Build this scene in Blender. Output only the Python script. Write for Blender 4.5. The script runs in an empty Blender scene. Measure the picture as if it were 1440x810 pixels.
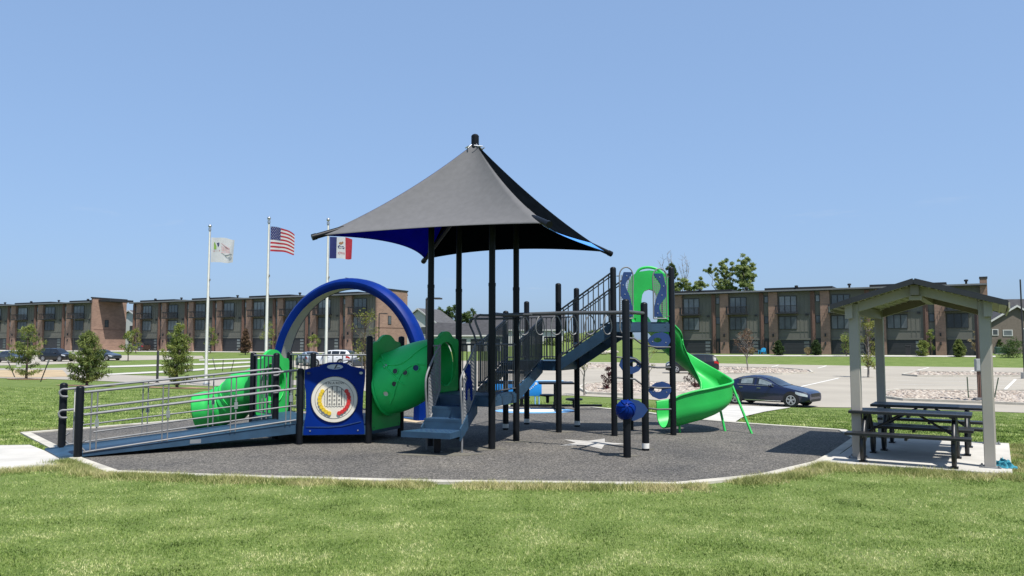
import bpy, bmesh, math, random
import numpy as np
from mathutils import Vector, Matrix, Euler, noise as mnoise
random.seed(7); rng = np.random.default_rng(7)
R = math.radians; PI = math.pi
scene = bpy.context.scene
COL = scene.collection

# ------------------------------------------------------------------ camera, sky, sun, exposure
CAM_H = 1.9; PITCH = R(4.0); FPX = 1100.0
cd = bpy.data.cameras.new('camera'); cam = bpy.data.objects.new('camera', cd); COL.objects.link(cam)
cd.sensor_width = 36; cd.lens = 36 * FPX / 1440; cd.clip_start = .05; cd.clip_end = 6000
cam.location = (0, 0, CAM_H); cam.rotation_euler = (PI / 2 + PITCH, 0, 0)
scene.camera = cam
SUN = Vector((.305, -.42, 1.0)).normalized()
w = bpy.data.worlds.new('World'); scene.world = w; w.use_nodes = True
wn = w.node_tree; bg = wn.nodes['Background']
sky = wn.nodes.new('ShaderNodeTexSky'); sky.sky_type = 'NISHITA'; sky.sun_disc = False
sky.sun_elevation = math.asin(SUN.z); sky.sun_rotation = math.atan2(SUN.x, SUN.y)
sky.altitude = 250; sky.air_density = 1.0; sky.dust_density = 2.2; sky.ozone_density = 6.0
gm = wn.nodes.new('ShaderNodeGamma'); gm.inputs[1].default_value = .38          # hazy summer sky: flatter than the clear model, a little bluer
tn = wn.nodes.new('ShaderNodeMix'); tn.data_type = 'RGBA'; tn.blend_type = 'MULTIPLY'; tn.inputs[0].default_value = 1; tn.clamp_result = False
tn.inputs[7].default_value = (1.06, 1.37, 1.83, 1)
wn.links.new(sky.outputs[0], gm.inputs[0]); wn.links.new(gm.outputs[0], tn.inputs[6])
# thin high cloud wisps on a flat layer far overhead
geo = wn.nodes.new('ShaderNodeTexCoord'); sx = wn.nodes.new('ShaderNodeSeparateXYZ'); zz = wn.nodes.new('ShaderNodeMath'); zz.operation = 'MAXIMUM'; zz.inputs[1].default_value = .03
dv = [wn.nodes.new('ShaderNodeMath') for _ in range(2)]; cb = wn.nodes.new('ShaderNodeCombineXYZ')
wn.links.new(geo.outputs['Generated'], sx.inputs[0]); wn.links.new(sx.outputs[2], zz.inputs[0])
for i, d_ in enumerate(dv):
    d_.operation = 'DIVIDE'; wn.links.new(sx.outputs[i], d_.inputs[0]); wn.links.new(zz.outputs[0], d_.inputs[1]); wn.links.new(d_.outputs[0], cb.inputs[i])
cn = wn.nodes.new('ShaderNodeTexNoise'); cn.inputs['Scale'].default_value = .55; cn.inputs['Detail'].default_value = 9; cn.inputs['Roughness'].default_value = .62; cn.inputs['Distortion'].default_value = .4
wn.links.new(cb.outputs[0], cn.inputs['Vector']); cr = wn.nodes.new('ShaderNodeMapRange'); cr.inputs[1].default_value = .62; cr.inputs[2].default_value = .9; cr.inputs[3].default_value = 0; cr.inputs[4].default_value = .25
wn.links.new(cn.outputs['Fac'], cr.inputs[0]); cm = wn.nodes.new('ShaderNodeMix'); cm.data_type = 'RGBA'; cm.clamp_result = False; cm.inputs[7].default_value = (3.2, 3.3, 3.4, 1)
wn.links.new(cr.outputs[0], cm.inputs[0]); wn.links.new(tn.outputs[2], cm.inputs[6]); wn.links.new(cm.outputs[2], bg.inputs[0]); bg.inputs[1].default_value = .15
sl = bpy.data.lights.new('sun', 'SUN'); sl.energy = 4.5; sl.angle = R(.5); sl.color = (1, .955, .89)
so = bpy.data.objects.new('sun', sl); COL.objects.link(so); so.location = (20, -30, 60)
so.rotation_euler = SUN.to_track_quat('Z', 'Y').to_euler()
vs = scene.view_settings; vs.view_transform = 'Standard'; vs.look = 'None'; vs.gamma = 1; vs.use_curve_mapping = False
vs.exposure = 0.74

# ------------------------------------------------------------------ helpers
def tri(*v): return tuple(((c / 255 + .055) / 1.055) ** 2.4 if c > 10 else c / 255 / 12.92 for c in v)
MATS = {}
ALB = .78
def dim(c): return tuple(x * ALB for x in c[:3])
def mat(name, rgb, rough=.6, metal=0, var=.12, scale=6, bump=0, bscale=40, rgb2=None, coat=0, spec=.5, transl=0, detail=4, attr=None):
    m = bpy.data.materials.new(name); m.use_nodes = True; nt = m.node_tree; b = nt.nodes['Principled BSDF']
    b.inputs['Roughness'].default_value = rough; b.inputs['Metallic'].default_value = metal
    b.inputs['Specular IOR Level'].default_value = spec
    if coat: b.inputs['Coat Weight'].default_value = coat; b.inputs['Coat Roughness'].default_value = .05
    tc = nt.nodes.new('ShaderNodeTexCoord')
    n = nt.nodes.new('ShaderNodeTexNoise'); n.inputs['Scale'].default_value = scale; n.inputs['Detail'].default_value = detail
    nt.links.new(tc.outputs['Object'], n.inputs['Vector'])
    r = nt.nodes.new('ShaderNodeValToRGB')
    rgb = dim(rgb); rgb2 = dim(rgb2) if rgb2 else None
    a = rgb; c = rgb2 or tuple(min(1, x * (1 + var)) for x in rgb); a = rgb if rgb2 else tuple(x * (1 - var) for x in rgb)
    r.color_ramp.elements[0].position = .3; r.color_ramp.elements[1].position = .7
    r.color_ramp.elements[0].color = (*a, 1); r.color_ramp.elements[1].color = (*c, 1)
    if attr:
        at = nt.nodes.new('ShaderNodeAttribute'); at.attribute_name = attr
        mx = nt.nodes.new('ShaderNodeMath'); mx.operation = 'MULTIPLY_ADD'; mx.inputs[1].default_value = .55; 
        nt.links.new(at.outputs['Fac'], mx.inputs[0])
        m2 = nt.nodes.new('ShaderNodeMath'); m2.operation = 'MULTIPLY_ADD'; m2.inputs[1].default_value = .6; m2.inputs[2].default_value = -.08
        nt.links.new(n.outputs['Fac'], m2.inputs[0]); nt.links.new(m2.outputs[0], mx.inputs[2])
        nt.links.new(mx.outputs[0], r.inputs[0])
    else:
        nt.links.new(n.outputs['Fac'], r.inputs[0])
    nt.links.new(r.outputs[0], b.inputs['Base Color'])
    if bump:
        n2 = nt.nodes.new('ShaderNodeTexNoise'); n2.inputs['Scale'].default_value = bscale; n2.inputs['Detail'].default_value = 5
        nt.links.new(tc.outputs['Object'], n2.inputs['Vector'])
        bp = nt.nodes.new('ShaderNodeBump'); bp.inputs['Strength'].default_value = bump; bp.inputs['Distance'].default_value = .02
        nt.links.new(n2.outputs['Fac'], bp.inputs['Height']); nt.links.new(bp.outputs[0], b.inputs['Normal'])
    if transl:
        tr = nt.nodes.new('ShaderNodeBsdfTranslucent'); mix = nt.nodes.new('ShaderNodeMixShader'); mix.inputs[0].default_value = transl
        nt.links.new(r.outputs[0], tr.inputs[0]); out = nt.nodes['Material Output']
        nt.links.new(b.outputs[0], mix.inputs[1]); nt.links.new(tr.outputs[0], mix.inputs[2]); nt.links.new(mix.outputs[0], out.inputs[0])
    MATS[name] = m; return m

OFF = {}
def obj(name, bm, m, parent=None, smooth=None, kind=None):
    me = bpy.data.meshes.new(name)
    if isinstance(bm, bmesh.types.BMesh):
        off = OFF.get(parent.name) if parent else None
        if off is not None: bmesh.ops.translate(bm, verts=bm.verts, vec=-off)
        bmesh.ops.recalc_face_normals(bm, faces=bm.faces)
        bm.to_mesh(me); bm.free()
    else: me = bm; me.name = name
    for x in (m if isinstance(m, (list, tuple)) else [m]): me.materials.append(x)
    if smooth:
        me.polygons.foreach_set('use_smooth', [True] * len(me.polygons))
        me.set_sharp_from_angle(angle=R(smooth))
    o = bpy.data.objects.new(name, me); COL.objects.link(o)
    if parent:
        o.parent = parent
        if parent.name in OFF: OFF[o.name] = OFF[parent.name]
    if kind: o['kind'] = kind
    return o
def thing(name, label, cat, loc=(0, 0, 0), rz=0, group=None, world=False):
    o = bpy.data.objects.new(name, None); COL.objects.link(o); o.empty_display_size = .2
    o.location = loc; o.rotation_euler = (0, 0, rz)
    if label: tag(o, label, cat, group)
    if world: OFF[o.name] = Vector(loc)
    return o
def tag(o, label, cat, group=None):
    o['label'] = label; o['category'] = cat
    if group: o['group'] = group
    return o
KIDS = {}
def copy_tree(o, parent=None):
    c = o.copy(); COL.objects.link(c)
    if parent: c.parent = parent
    for ch in [x for x in o.children]: copy_tree(ch, c)
    return c
def B(): return bmesh.new()
def box(bm, c, s, rz=0, M=None):
    m4 = Matrix.Translation(c) @ Matrix.Rotation(rz, 4, 'Z') @ Matrix.Diagonal((*s, 1))
    if M is not None: m4 = M @ m4
    return bmesh.ops.create_cube(bm, size=1, matrix=m4)
def bbox(bm, x0, x1, y0, y1, z0, z1, M=None):
    return box(bm, ((x0 + x1) / 2, (y0 + y1) / 2, (z0 + z1) / 2), (x1 - x0, y1 - y0, z1 - z0), 0, M)
def beam(bm, p, q, wd, ht, up=(0, 0, 1)):
    p = Vector(p); q = Vector(q); d = (q - p); L = d.length; d.normalize()
    s = d.cross(Vector(up)).normalized(); u = s.cross(d)
    M = Matrix((( *s, 0), (*d, 0), (*u, 0), (0, 0, 0, 1))).transposed()
    M = Matrix.Translation((p + q) / 2) @ M @ Matrix.Diagonal((wd, L, ht, 1))
    bmesh.ops.create_cube(bm, size=1, matrix=M)
def tube(bm, pts, r, seg=8, closed=False, cap=True):
    pts = [Vector(p) for p in pts]; n = len(pts)
    rs = r if isinstance(r, (list, tuple)) else [r] * n
    tang = []
    for i in range(n):
        if closed: t = pts[(i + 1) % n] - pts[i - 1]
        else: t = pts[min(i + 1, n - 1)] - pts[max(i - 1, 0)]
        tang.append(t.normalized())
    ref = Vector((0, 0, 1)) if abs(tang[0].z) < .9 else Vector((1, 0, 0))
    nrm = tang[0].cross(ref).normalized(); rings = []
    for i in range(n):
        t = tang[i]; nrm = (nrm - t * nrm.dot(t))
        if nrm.length < 1e-5: nrm = t.orthogonal()
        nrm.normalize(); bi = t.cross(nrm)
        rings.append([bm.verts.new(pts[i] + (nrm * math.cos(a) + bi * math.sin(a)) * rs[i]) for a in [2 * PI * k / seg for k in range(seg)]])
    m = n if closed else n - 1
    for i in range(m):
        a, b = rings[i], rings[(i + 1) % n]
        for k in range(seg): bm.faces.new((a[k], a[(k + 1) % seg], b[(k + 1) % seg], b[k]))
    if cap and not closed:
        bm.faces.new(rings[0][::-1]); bm.faces.new(rings[-1])
def cyl(bm, p, r, z1, seg=20, r2=None):
    tube(bm, [p, (p[0], p[1], z1)], [r, r2 or r], seg)
def lathe(bm, prof, M=None, seg=24):
    rings = []
    for (r, z) in prof:
        vs_ = [Vector((r * math.cos(2 * PI * k / seg), r * math.sin(2 * PI * k / seg), z)) for k in range(seg)]
        if M is not None: vs_ = [M @ v for v in vs_]
        rings.append([bm.verts.new(v) for v in vs_])
    for a, b in zip(rings, rings[1:]):
        for k in range(seg): bm.faces.new((a[k], a[(k + 1) % seg], b[(k + 1) % seg], b[k]))
    bm.faces.new(rings[0][::-1]); bm.faces.new(rings[-1])
def prism(bm, poly, t0, t1, M=None):
    """polygon (u,v) extruded along w from t0 to t1, mapped by M"""
    M = M or Matrix()
    a = [bm.verts.new(M @ Vector((u, v, t0))) for u, v in poly]; b = [bm.verts.new(M @ Vector((u, v, t1))) for u, v in poly]
    bm.faces.new(a[::-1]); bm.faces.new(b); n = len(poly)
    for i in range(n): bm.faces.new((a[i], a[(i + 1) % n], b[(i + 1) % n], b[i]))
def ringplate(bm, outer, inner, t0, t1, M=None):
    """plate with a hole; outer and inner loops of the same count"""
    M = M or Matrix(); n = len(outer)
    V4 = [[bm.verts.new(M @ Vector((u, v, t))) for u, v in lp] for lp in (outer, inner) for t in (t0, t1)]
    o0, o1, i0, i1 = V4
    for i in range(n):
        j = (i + 1) % n
        bm.faces.new((o0[i], o0[j], o1[j], o1[i])); bm.faces.new((i0[j], i0[i], i1[i], i1[j]))
        bm.faces.new((o1[i], o1[j], i1[j], i1[i])); bm.faces.new((o0[j], o0[i], i0[i], i0[j]))
def plan(o, ang):
    """u along plan angle, v up, w out of the plane"""
    c, s = math.cos(ang), math.sin(ang)
    return Matrix(((c, 0, s, o[0]), (s, 0, -c, o[1]), (0, 1, 0, o[2]), (0, 0, 0, 1)))
def ell(cx, cy, a, b, n=32, a0=0): return [(cx + a * math.cos(a0 + 2 * PI * k / n), cy + b * math.sin(a0 + 2 * PI * k / n)) for k in range(n)]
def spl(pts, n=8):
    """Catmull-Rom through points"""
    P = [Vector(p) for p in pts]; out = []
    for i in range(len(P) - 1):
        p0 = P[max(i - 1, 0)]; p1 = P[i]; p2 = P[i + 1]; p3 = P[min(i + 2, len(P) - 1)]
        for k in range(n):
            t = k / n
            out.append(.5 * ((2 * p1) + (p2 - p0) * t + (2 * p0 - 5 * p1 + 4 * p2 - p3) * t * t + (3 * p1 - p0 - 3 * p2 + p3) * t ** 3))
    out.append(P[-1]); return out
def bevel(bm, w_=.01, seg=2, ang=40):
    es = [e for e in bm.edges if len(e.link_faces) == 2 and e.calc_face_angle(0) > R(ang)]
    bmesh.ops.bevel(bm, geom=es, offset=w_, segments=seg, profile=.5, affect='EDGES')
def mesh_np(name, v, f, attr=None):
    me = bpy.data.meshes.new(name); k = f.shape[1]
    me.vertices.add(len(v)); me.vertices.foreach_set('co', np.ascontiguousarray(v, dtype=np.float32).ravel())
    me.loops.add(f.size); me.loops.foreach_set('vertex_index', np.ascontiguousarray(f, dtype=np.int32).ravel())
    me.polygons.add(len(f)); me.polygons.foreach_set('loop_start', np.arange(0, f.size, k, dtype=np.int32))
    me.polygons.foreach_set('loop_total', np.full(len(f), k, dtype=np.int32)) if hasattr(me.polygons[0], 'loop_total') else None
    if attr is not None:
        a = me.attributes.new('tone', 'FLOAT', 'POINT'); a.data.foreach_set('value', np.ascontiguousarray(attr, dtype=np.float32))
    me.update(calc_edges=True); me.validate(); return me
def text_bm(txt, size, M, depth=.004):
    cu = bpy.data.curves.new('t', 'FONT'); cu.body = txt; cu.size = size; cu.extrude = depth / 2; cu.align_x = 'CENTER'; cu.align_y = 'CENTER'
    to = bpy.data.objects.new('t', cu); me = bpy.data.meshes.new_from_object(to)
    bm = B(); bm.from_mesh(me); bpy.data.objects.remove(to); bpy.data.curves.remove(cu); bpy.data.meshes.remove(me)
    if M is not None: bmesh.ops.transform(bm, matrix=M, verts=bm.verts)
    return bm

# ------------------------------------------------------------------ terrain
F1 = (.875, -.485); F2 = (.485, .875)
_o = np.array([-2, -1, 0, 1, 2.])
def zt(x, y):
    x = np.asarray(x, float); y = np.asarray(y, float)
    m = F1[0] * x + F1[1] * y; n = F2[0] * x + F2[1] * y
    zr = sum(np.interp(n + d, [20, 38, 92, 118], [0, -1.08, -.72, .15]) for d in _o * .8) / 5
    zl = sum(np.interp(n + d, [15, 45, 62, 95], [0, -.55, -.55, .2]) for d in _o * .8) / 5
    t = np.clip((m + 60) / 35, 0, 1); t = t * t * (3 - 2 * t)
    z = zl * (1 - t) + zr * t
    z = z + 4.2 * np.exp(-((x - 14) / 17) ** 2 - ((y - 196) / 26) ** 2) 
    z = z + 3.0 * np.exp(-((x - 60) / 60) ** 2 - ((y - 330) / 60) ** 2)
    return z
cp, sp_ = math.cos(PITCH), math.sin(PITCH)
def ray(px, py):
    u = (px - 720) / FPX; v = (405 - py) / FPX
    return np.array([u, cp - v * sp_, sp_ + v * cp])
def G(px, py):
    """point of the terrain seen at a place of the photograph"""
    d = ray(px, py); t0, t1 = 3., 3.
    f = lambda t: CAM_H + d[2] * t - float(zt(d[0] * t, d[1] * t))
    t = 3.
    while t < 2500:
        t2 = t * 1.02 + .05
        if f(t2) < 0:
            a, b = t, t2
            for _ in range(30):
                c_ = (a + b) / 2
                if f(c_) > 0: a = c_
                else: b = c_
            p = d * a; return Vector((p[0], p[1], float(zt(p[0], p[1]))))
        t = t2
    p = d * t; return Vector((p[0], p[1], 0))
def P0(px, py):
    d = ray(px, py); t = -CAM_H / d[2]; return Vector((d[0] * t, d[1] * t, 0))
def D(px, py, Y):
    d = ray(px, py); t = Y / d[1]; return Vector((d[0] * t, Y, CAM_H + d[2] * t))
def gz(x, y): return float(zt(x, y))
SC = 1.9 / 1.65
def V(x, y, z=0): return Vector((x * SC, y * SC, z * SC))

# ------------------------------------------------------------------ materials
def lawn_mat():
    m = bpy.data.materials.new('lawn'); m.use_nodes = True; nt = m.node_tree; b = nt.nodes['Principled BSDF']
    b.inputs['Roughness'].default_value = .9; b.inputs['Specular IOR Level'].default_value = .1
    tc = nt.nodes.new('ShaderNodeTexCoord')
    def nz(s, d=5, vec=None, st=None):
        n = nt.nodes.new('ShaderNodeTexNoise'); n.inputs['Scale'].default_value = s; n.inputs['Detail'].default_value = d
        if st:
            mp = nt.nodes.new('ShaderNodeMapping'); mp.inputs['Scale'].default_value = st; mp.inputs['Rotation'].default_value = (0, 0, R(-8))
            nt.links.new(tc.outputs['Object'], mp.inputs[0]); nt.links.new(mp.outputs[0], n.inputs['Vector'])
        else: nt.links.new(tc.outputs['Object'], n.inputs['Vector'])
        return n
    def ramp(n, stops):
        r = nt.nodes.new('ShaderNodeValToRGB'); e = r.color_ramp.elements
        stops = [(p, dim(c)) for p, c in stops]; e[0].position, e[0].color = stops[0][0], (*stops[0][1], 1); e[1].position, e[1].color = stops[-1][0], (*stops[-1][1], 1)
        for p, c in stops[1:-1]: x = e.new(p); x.color = (*c, 1)
        nt.links.new(n.outputs['Fac'], r.inputs[0]); return r
    a = ramp(nz(.9, 7, st=(1, 1.3, 1)), [(.3, (.085, .135, .03)), (.5, (.14, .20, .052)), (.72, (.23, .27, .095))])
    c = ramp(nz(26, 5), [(.3, (.06, .10, .02)), (.5, (.14, .20, .052)), (.72, (.26, .29, .115))])
    mx = nt.nodes.new('ShaderNodeMix'); mx.data_type = 'RGBA'; mx.inputs[0].default_value = .5
    nt.links.new(a.outputs[0], mx.inputs[6]); nt.links.new(c.outputs[0], mx.inputs[7])
    nt.links.new(mx.outputs[2], b.inputs['Base Color'])
    bp = nt.nodes.new('ShaderNodeBump'); bp.inputs['Strength'].default_value = .7; bp.inputs['Distance'].default_value = .05
    n3 = nz(30, 6); nt.links.new(n3.outputs['Fac'], bp.inputs['Height']); nt.links.new(bp.outputs[0], b.inputs['Normal'])
    return m
def blade_mat(name, stops, st=(1, 1.25, 1)):
    m = bpy.data.materials.new(name); m.use_nodes = True; nt = m.node_tree; b = nt.nodes['Principled BSDF']
    b.inputs['Roughness'].default_value = .55; b.inputs['Specular IOR Level'].default_value = .25
    tc = nt.nodes.new('ShaderNodeTexCoord'); mp = nt.nodes.new('ShaderNodeMapping'); mp.inputs['Scale'].default_value = st; mp.inputs['Rotation'].default_value = (0, 0, R(-8))
    n = nt.nodes.new('ShaderNodeTexNoise'); n.inputs['Scale'].default_value = 1.5; n.inputs['Detail'].default_value = 7
    nt.links.new(tc.outputs['Object'], mp.inputs[0]); nt.links.new(mp.outputs[0], n.inputs['Vector'])
    at = nt.nodes.new('ShaderNodeAttribute'); at.attribute_name = 'tone'
    ma = nt.nodes.new('ShaderNodeMath'); ma.operation = 'MULTIPLY_ADD'; ma.inputs[1].default_value = .62
    mb = nt.nodes.new('ShaderNodeMath'); mb.operation = 'MULTIPLY_ADD'; mb.inputs[1].default_value = 2.0; mb.inputs[2].default_value = -.80
    nt.links.new(n.outputs['Fac'], mb.inputs[0]); nt.links.new(at.outputs['Fac'], ma.inputs[0]); nt.links.new(mb.outputs[0], ma.inputs[2])
    r = nt.nodes.new('ShaderNodeValToRGB'); e = r.color_ramp.elements
    stops = [(p, dim(c)) for p, c in stops]; e[0].position, e[0].color = stops[0][0], (*stops[0][1], 1); e[1].position, e[1].color = stops[-1][0], (*stops[-1][1], 1)
    for p, c in stops[1:-1]: x = e.new(p); x.color = (*c, 1)
    nt.links.new(ma.outputs[0], r.inputs[0]); nt.links.new(r.outputs[0], b.inputs['Base Color'])
    tr = nt.nodes.new('ShaderNodeBsdfTranslucent'); mix = nt.nodes.new('ShaderNodeMixShader'); mix.inputs[0].default_value = .3
    nt.links.new(r.outputs[0], tr.inputs[0]); nt.links.new(b.outputs[0], mix.inputs[1]); nt.links.new(tr.outputs[0], mix.inputs[2])
    nt.links.new(mix.outputs[0], nt.nodes['Material Output'].inputs[0]); return m
def brick_mat(name, c1, c2, cm, w_=.6, h_=.2):
    m = bpy.data.materials.new(name); m.use_nodes = True; nt = m.node_tree; b = nt.nodes['Principled BSDF']; b.inputs['Roughness'].default_value = .85
    tc = nt.nodes.new('ShaderNodeTexCoord'); mp = nt.nodes.new('ShaderNodeMapping'); mp.inputs['Rotation'].default_value = (R(90), 0, 0)
    sep = nt.nodes.new('ShaderNodeSeparateXYZ'); com = nt.nodes.new('ShaderNodeCombineXYZ'); ad = nt.nodes.new('ShaderNodeMath')
    nt.links.new(tc.outputs['Object'], sep.inputs[0]); nt.links.new(sep.outputs[0], ad.inputs[0]); nt.links.new(sep.outputs[1], ad.inputs[1])
    nt.links.new(ad.outputs[0], com.inputs[0]); nt.links.new(sep.outputs[2], com.inputs[1])
    br = nt.nodes.new('ShaderNodeTexBrick'); br.inputs['Scale'].default_value = 1; br.inputs['Brick Width'].default_value = w_; br.inputs['Row Height'].default_value = h_
    br.inputs['Mortar Size'].default_value = .012; c1, c2, cm = dim(c1), dim(c2), dim(cm); br.inputs['Color1'].default_value = (*c1, 1); br.inputs['Color2'].default_value = (*c2, 1); br.inputs['Mortar'].default_value = (*cm, 1)
    nt.links.new(com.outputs[0], br.inputs['Vector']); 
    n = nt.nodes.new('ShaderNodeTexNoise'); n.inputs['Scale'].default_value = .7; n.inputs['Detail'].default_value = 6; nt.links.new(tc.outputs['Object'], n.inputs['Vector'])
    mx = nt.nodes.new('ShaderNodeMix'); mx.data_type = 'RGBA'; mx.blend_type = 'MULTIPLY'; mx.inputs[0].default_value = .5
    rr = nt.nodes.new('ShaderNodeValToRGB'); rr.color_ramp.elements[0].position = .3; rr.color_ramp.elements[0].color = (.6, .6, .6, 1); rr.color_ramp.elements[1].position = .7
    nt.links.new(n.outputs['Fac'], rr.inputs[0]); nt.links.new(br.outputs[0], mx.inputs[6]); nt.links.new(rr.outputs[0], mx.inputs[7]); nt.links.new(mx.outputs[2], b.inputs['Base Color'])
    return m
def rubber_mat():
    m = bpy.data.materials.new('rubber'); m.use_nodes = True; nt = m.node_tree; b = nt.nodes['Principled BSDF']; b.inputs['Roughness'].default_value = .9
    b.inputs['Specular IOR Level'].default_value = .25
    tc = nt.nodes.new('ShaderNodeTexCoord')
    vo = nt.nodes.new('ShaderNodeTexVoronoi'); vo.inputs['Scale'].default_value = 55; nt.links.new(tc.outputs['Object'], vo.inputs['Vector'])
    r = nt.nodes.new('ShaderNodeValToRGB'); e = r.color_ramp.elements; e[0].position = 0; e[0].color = (.052, .050, .046, 1); e[1].position = 1; e[1].color = (.19, .18, .165, 1)
    x = e.new(.5); x.color = (.082, .079, .073, 1)
    sp = nt.nodes.new('ShaderNodeSeparateColor'); nt.links.new(vo.outputs['Color'], sp.inputs[0]); nt.links.new(sp.outputs[0], r.inputs[0])
    n = nt.nodes.new('ShaderNodeTexNoise'); n.inputs['Scale'].default_value = .55; n.inputs['Detail'].default_value = 7; n.inputs['Roughness'].default_value = .65; nt.links.new(tc.outputs['Object'], n.inputs['Vector'])
    r2 = nt.nodes.new('ShaderNodeValToRGB'); r2.color_ramp.elements[0].position = .32; r2.color_ramp.elements[0].color = (.68, .68, .7, 1); r2.color_ramp.elements[1].position = .68; r2.color_ramp.elements[1].color = (1.18, 1.14, 1.08, 1)
    nt.links.new(n.outputs['Fac'], r2.inputs[0])
    mx = nt.nodes.new('ShaderNodeMix'); mx.data_type = 'RGBA'; mx.blend_type = 'MULTIPLY'; mx.inputs[0].default_value = 1
    nt.links.new(r.outputs[0], mx.inputs[6]); nt.links.new(r2.outputs[0], mx.inputs[7]); nt.links.new(mx.outputs[2], b.inputs['Base Color'])
    bp = nt.nodes.new('ShaderNodeBump'); bp.inputs['Strength'].default_value = .6; bp.inputs['Distance'].default_value = .01
    nt.links.new(vo.outputs['Distance'], bp.inputs['Height']); nt.links.new(bp.outputs[0], b.inputs['Normal'])
    return m
M_lawn = lawn_mat()
M_rubber = rubber_mat()
M_conc = mat('concrete', (.52, .50, .455), .85, var=.14, scale=1.6, bump=.15, bscale=30, detail=8)
M_kerb = mat('kerb_concrete', (.50, .47, .40), .85, var=.2, scale=2.2, bump=.2, bscale=20, detail=8)
M_lot = mat('lot_concrete', (.37, .335, .275), .85, var=.10, scale=.25, bump=.1, bscale=8, detail=9)
M_road = mat('road_concrete', (.34, .31, .26), .85, var=.1, scale=.3, detail=8)
M_post = mat('black_powder_coat', (.006, .0075, .010), .42, var=.2, scale=3, spec=.2)
M_navy = mat('navy_deck_coating', (.018, .058, .11), .55, var=.18, scale=5, bump=.15, bscale=60)
M_blue = mat('blue_plastic', (.001, .022, .19), .45, var=.2, scale=2, bump=.05, bscale=90, spec=.1)
M_bluep = mat('slate_blue_plastic', (.018, .050, .16), .5, var=.12, scale=4, spec=.3)
M_green = mat('green_plastic', (.030, .50, .095), .42, var=.12, scale=2.2, bump=.06, bscale=70, spec=.3)
M_greenlift = mat('shade_lifted_green_plastic', (.022, .70, .155), .42, var=.14, scale=2.2, bump=.06, bscale=70, spec=.3)  # tunnel's green plastic, base colour raised to offset the canopy's shade
M_galv = mat('galvanised_tube', (.19, .195, .20), .5, 0, var=.12, scale=9)
M_gunm = mat('charcoal_tube', (.075, .08, .086), .5, 0, var=.15, scale=6)
M_archin = mat('grey_arch_lining', (.36, .37, .33), .6, var=.06, scale=3)
M_cream = mat('cream_plastic', (.75, .71, .60), .5, var=.05, scale=6)
M_yel = mat('yellow_plastic', (.80, .56, .03), .45, var=.06)
M_red = mat('red_plastic', (.62, .03, .03), .45, var=.06)
M_ink = mat('dark_print', (.05, .05, .06), .6)
M_worn = mat('worn_white_paint', (.52, .50, .46), .85, rgb2=(.36, .35, .33), scale=5, detail=9)
M_white = mat('white_paint', (.78, .77, .72), .7, var=.06, scale=5)
M_steel = mat('bright_steel', (.55, .56, .58), .3, .8, var=.06, scale=8)
# ------------------------------------------------------------------ ground
def poly_sheet(name, pts, m, dz, step=1.5, flat=False):
    bm = B(); f = bm.faces.new([bm.verts.new((p[0], p[1], 0)) for p in pts])
    if not flat:
        xs = [p[0] for p in pts]; ys = [p[1] for p in pts]
        for ax, lo, hi in ((0, min(xs), max(xs)), (1, min(ys), max(ys))):
            st = max(step, (hi - lo) / 90); k = math.floor(lo / st) * st + st
            while k < hi:
                co = [0, 0, 0]; no = [0, 0, 0]; co[ax] = k; no[ax] = 1
                bmesh.ops.bisect_plane(bm, geom=bm.verts[:] + bm.edges[:] + bm.faces[:], plane_co=co, plane_no=no); k += st
    bmesh.ops.triangulate(bm, faces=bm.faces)
    for v in bm.verts: v.co.z = gz(v.co.x, v.co.y) + dz
    o = obj(name, bm, m, kind='structure')
    for p in o.data.polygons:
        pass
    return o
def gpoly(px): return [G(*p) for p in px]
# ground grid laid along the car park's own axes
def ground():
    ms = np.concatenate([[-3000, -900, -400, -260], np.arange(-180, 111, 1.0), [180, 300, 900, 3000]])
    ns = np.concatenate([[-1500, -300, -60], np.arange(-20, 131, 1.0), np.arange(134, 420, 6.0), [600, 1200, 3500]])
    mm, nn = np.meshgrid(ms, ns); x = F1[0] * mm + F2[0] * nn; y = F1[1] * mm + F2[1] * nn
    z = zt(x, y); W_ = len(ms)
    v = np.stack([x, y, z], -1).reshape(-1, 3)
    i = np.arange((len(ns) - 1) * W_).reshape(-1, W_)[:, :-1].ravel()
    f = np.stack([i, i + 1, i + W_ + 1, i + W_], -1)
    o = obj('ground', mesh_np('ground', v, f), M_lawn, kind='structure'); return o
ground()

# play area
PAD = [P0(*p) for p in [(28, 610), (100, 648), (150, 667), (300, 673), (600, 681), (955, 685), (1082, 672), (1160, 653), (1181, 641), (1212, 618), (1190, 606), (1060, 597),
                         (975, 590), (913, 581), (835, 573.5), (740, 571), (600, 573), (460, 578), (265, 591), (120, 603)]]
def inset(poly, d):
    out = []; n = len(poly); A_ = sum(poly[i].x * poly[(i + 1) % n].y - poly[(i + 1) % n].x * poly[i].y for i in range(n)); sg = 1 if A_ > 0 else -1
    for i in range(n):
        a, b, c = poly[i - 1], poly[i], poly[(i + 1) % n]
        d1 = (b - a).to_2d().normalized(); d2 = (c - b).to_2d().normalized()
        n1 = Vector((-d1.y, d1.x)) * sg; n2 = Vector((-d2.y, d2.x)) * sg; k = n1 + n2; k = k / max(.3, k.dot(n1)) 
        out.append(Vector((b.x + k.x * d, b.y + k.y * d, 0)))
    return out
PADIN = inset(PAD, .17)
bm = B(); bm.faces.new([bm.verts.new((p.x, p.y, .012)) for p in PADIN]); bmesh.ops.triangulate(bm, faces=bm.faces)
obj('rubber_surface', bm, M_rubber, kind='structure')
bm = B(); n = len(PAD)
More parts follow.
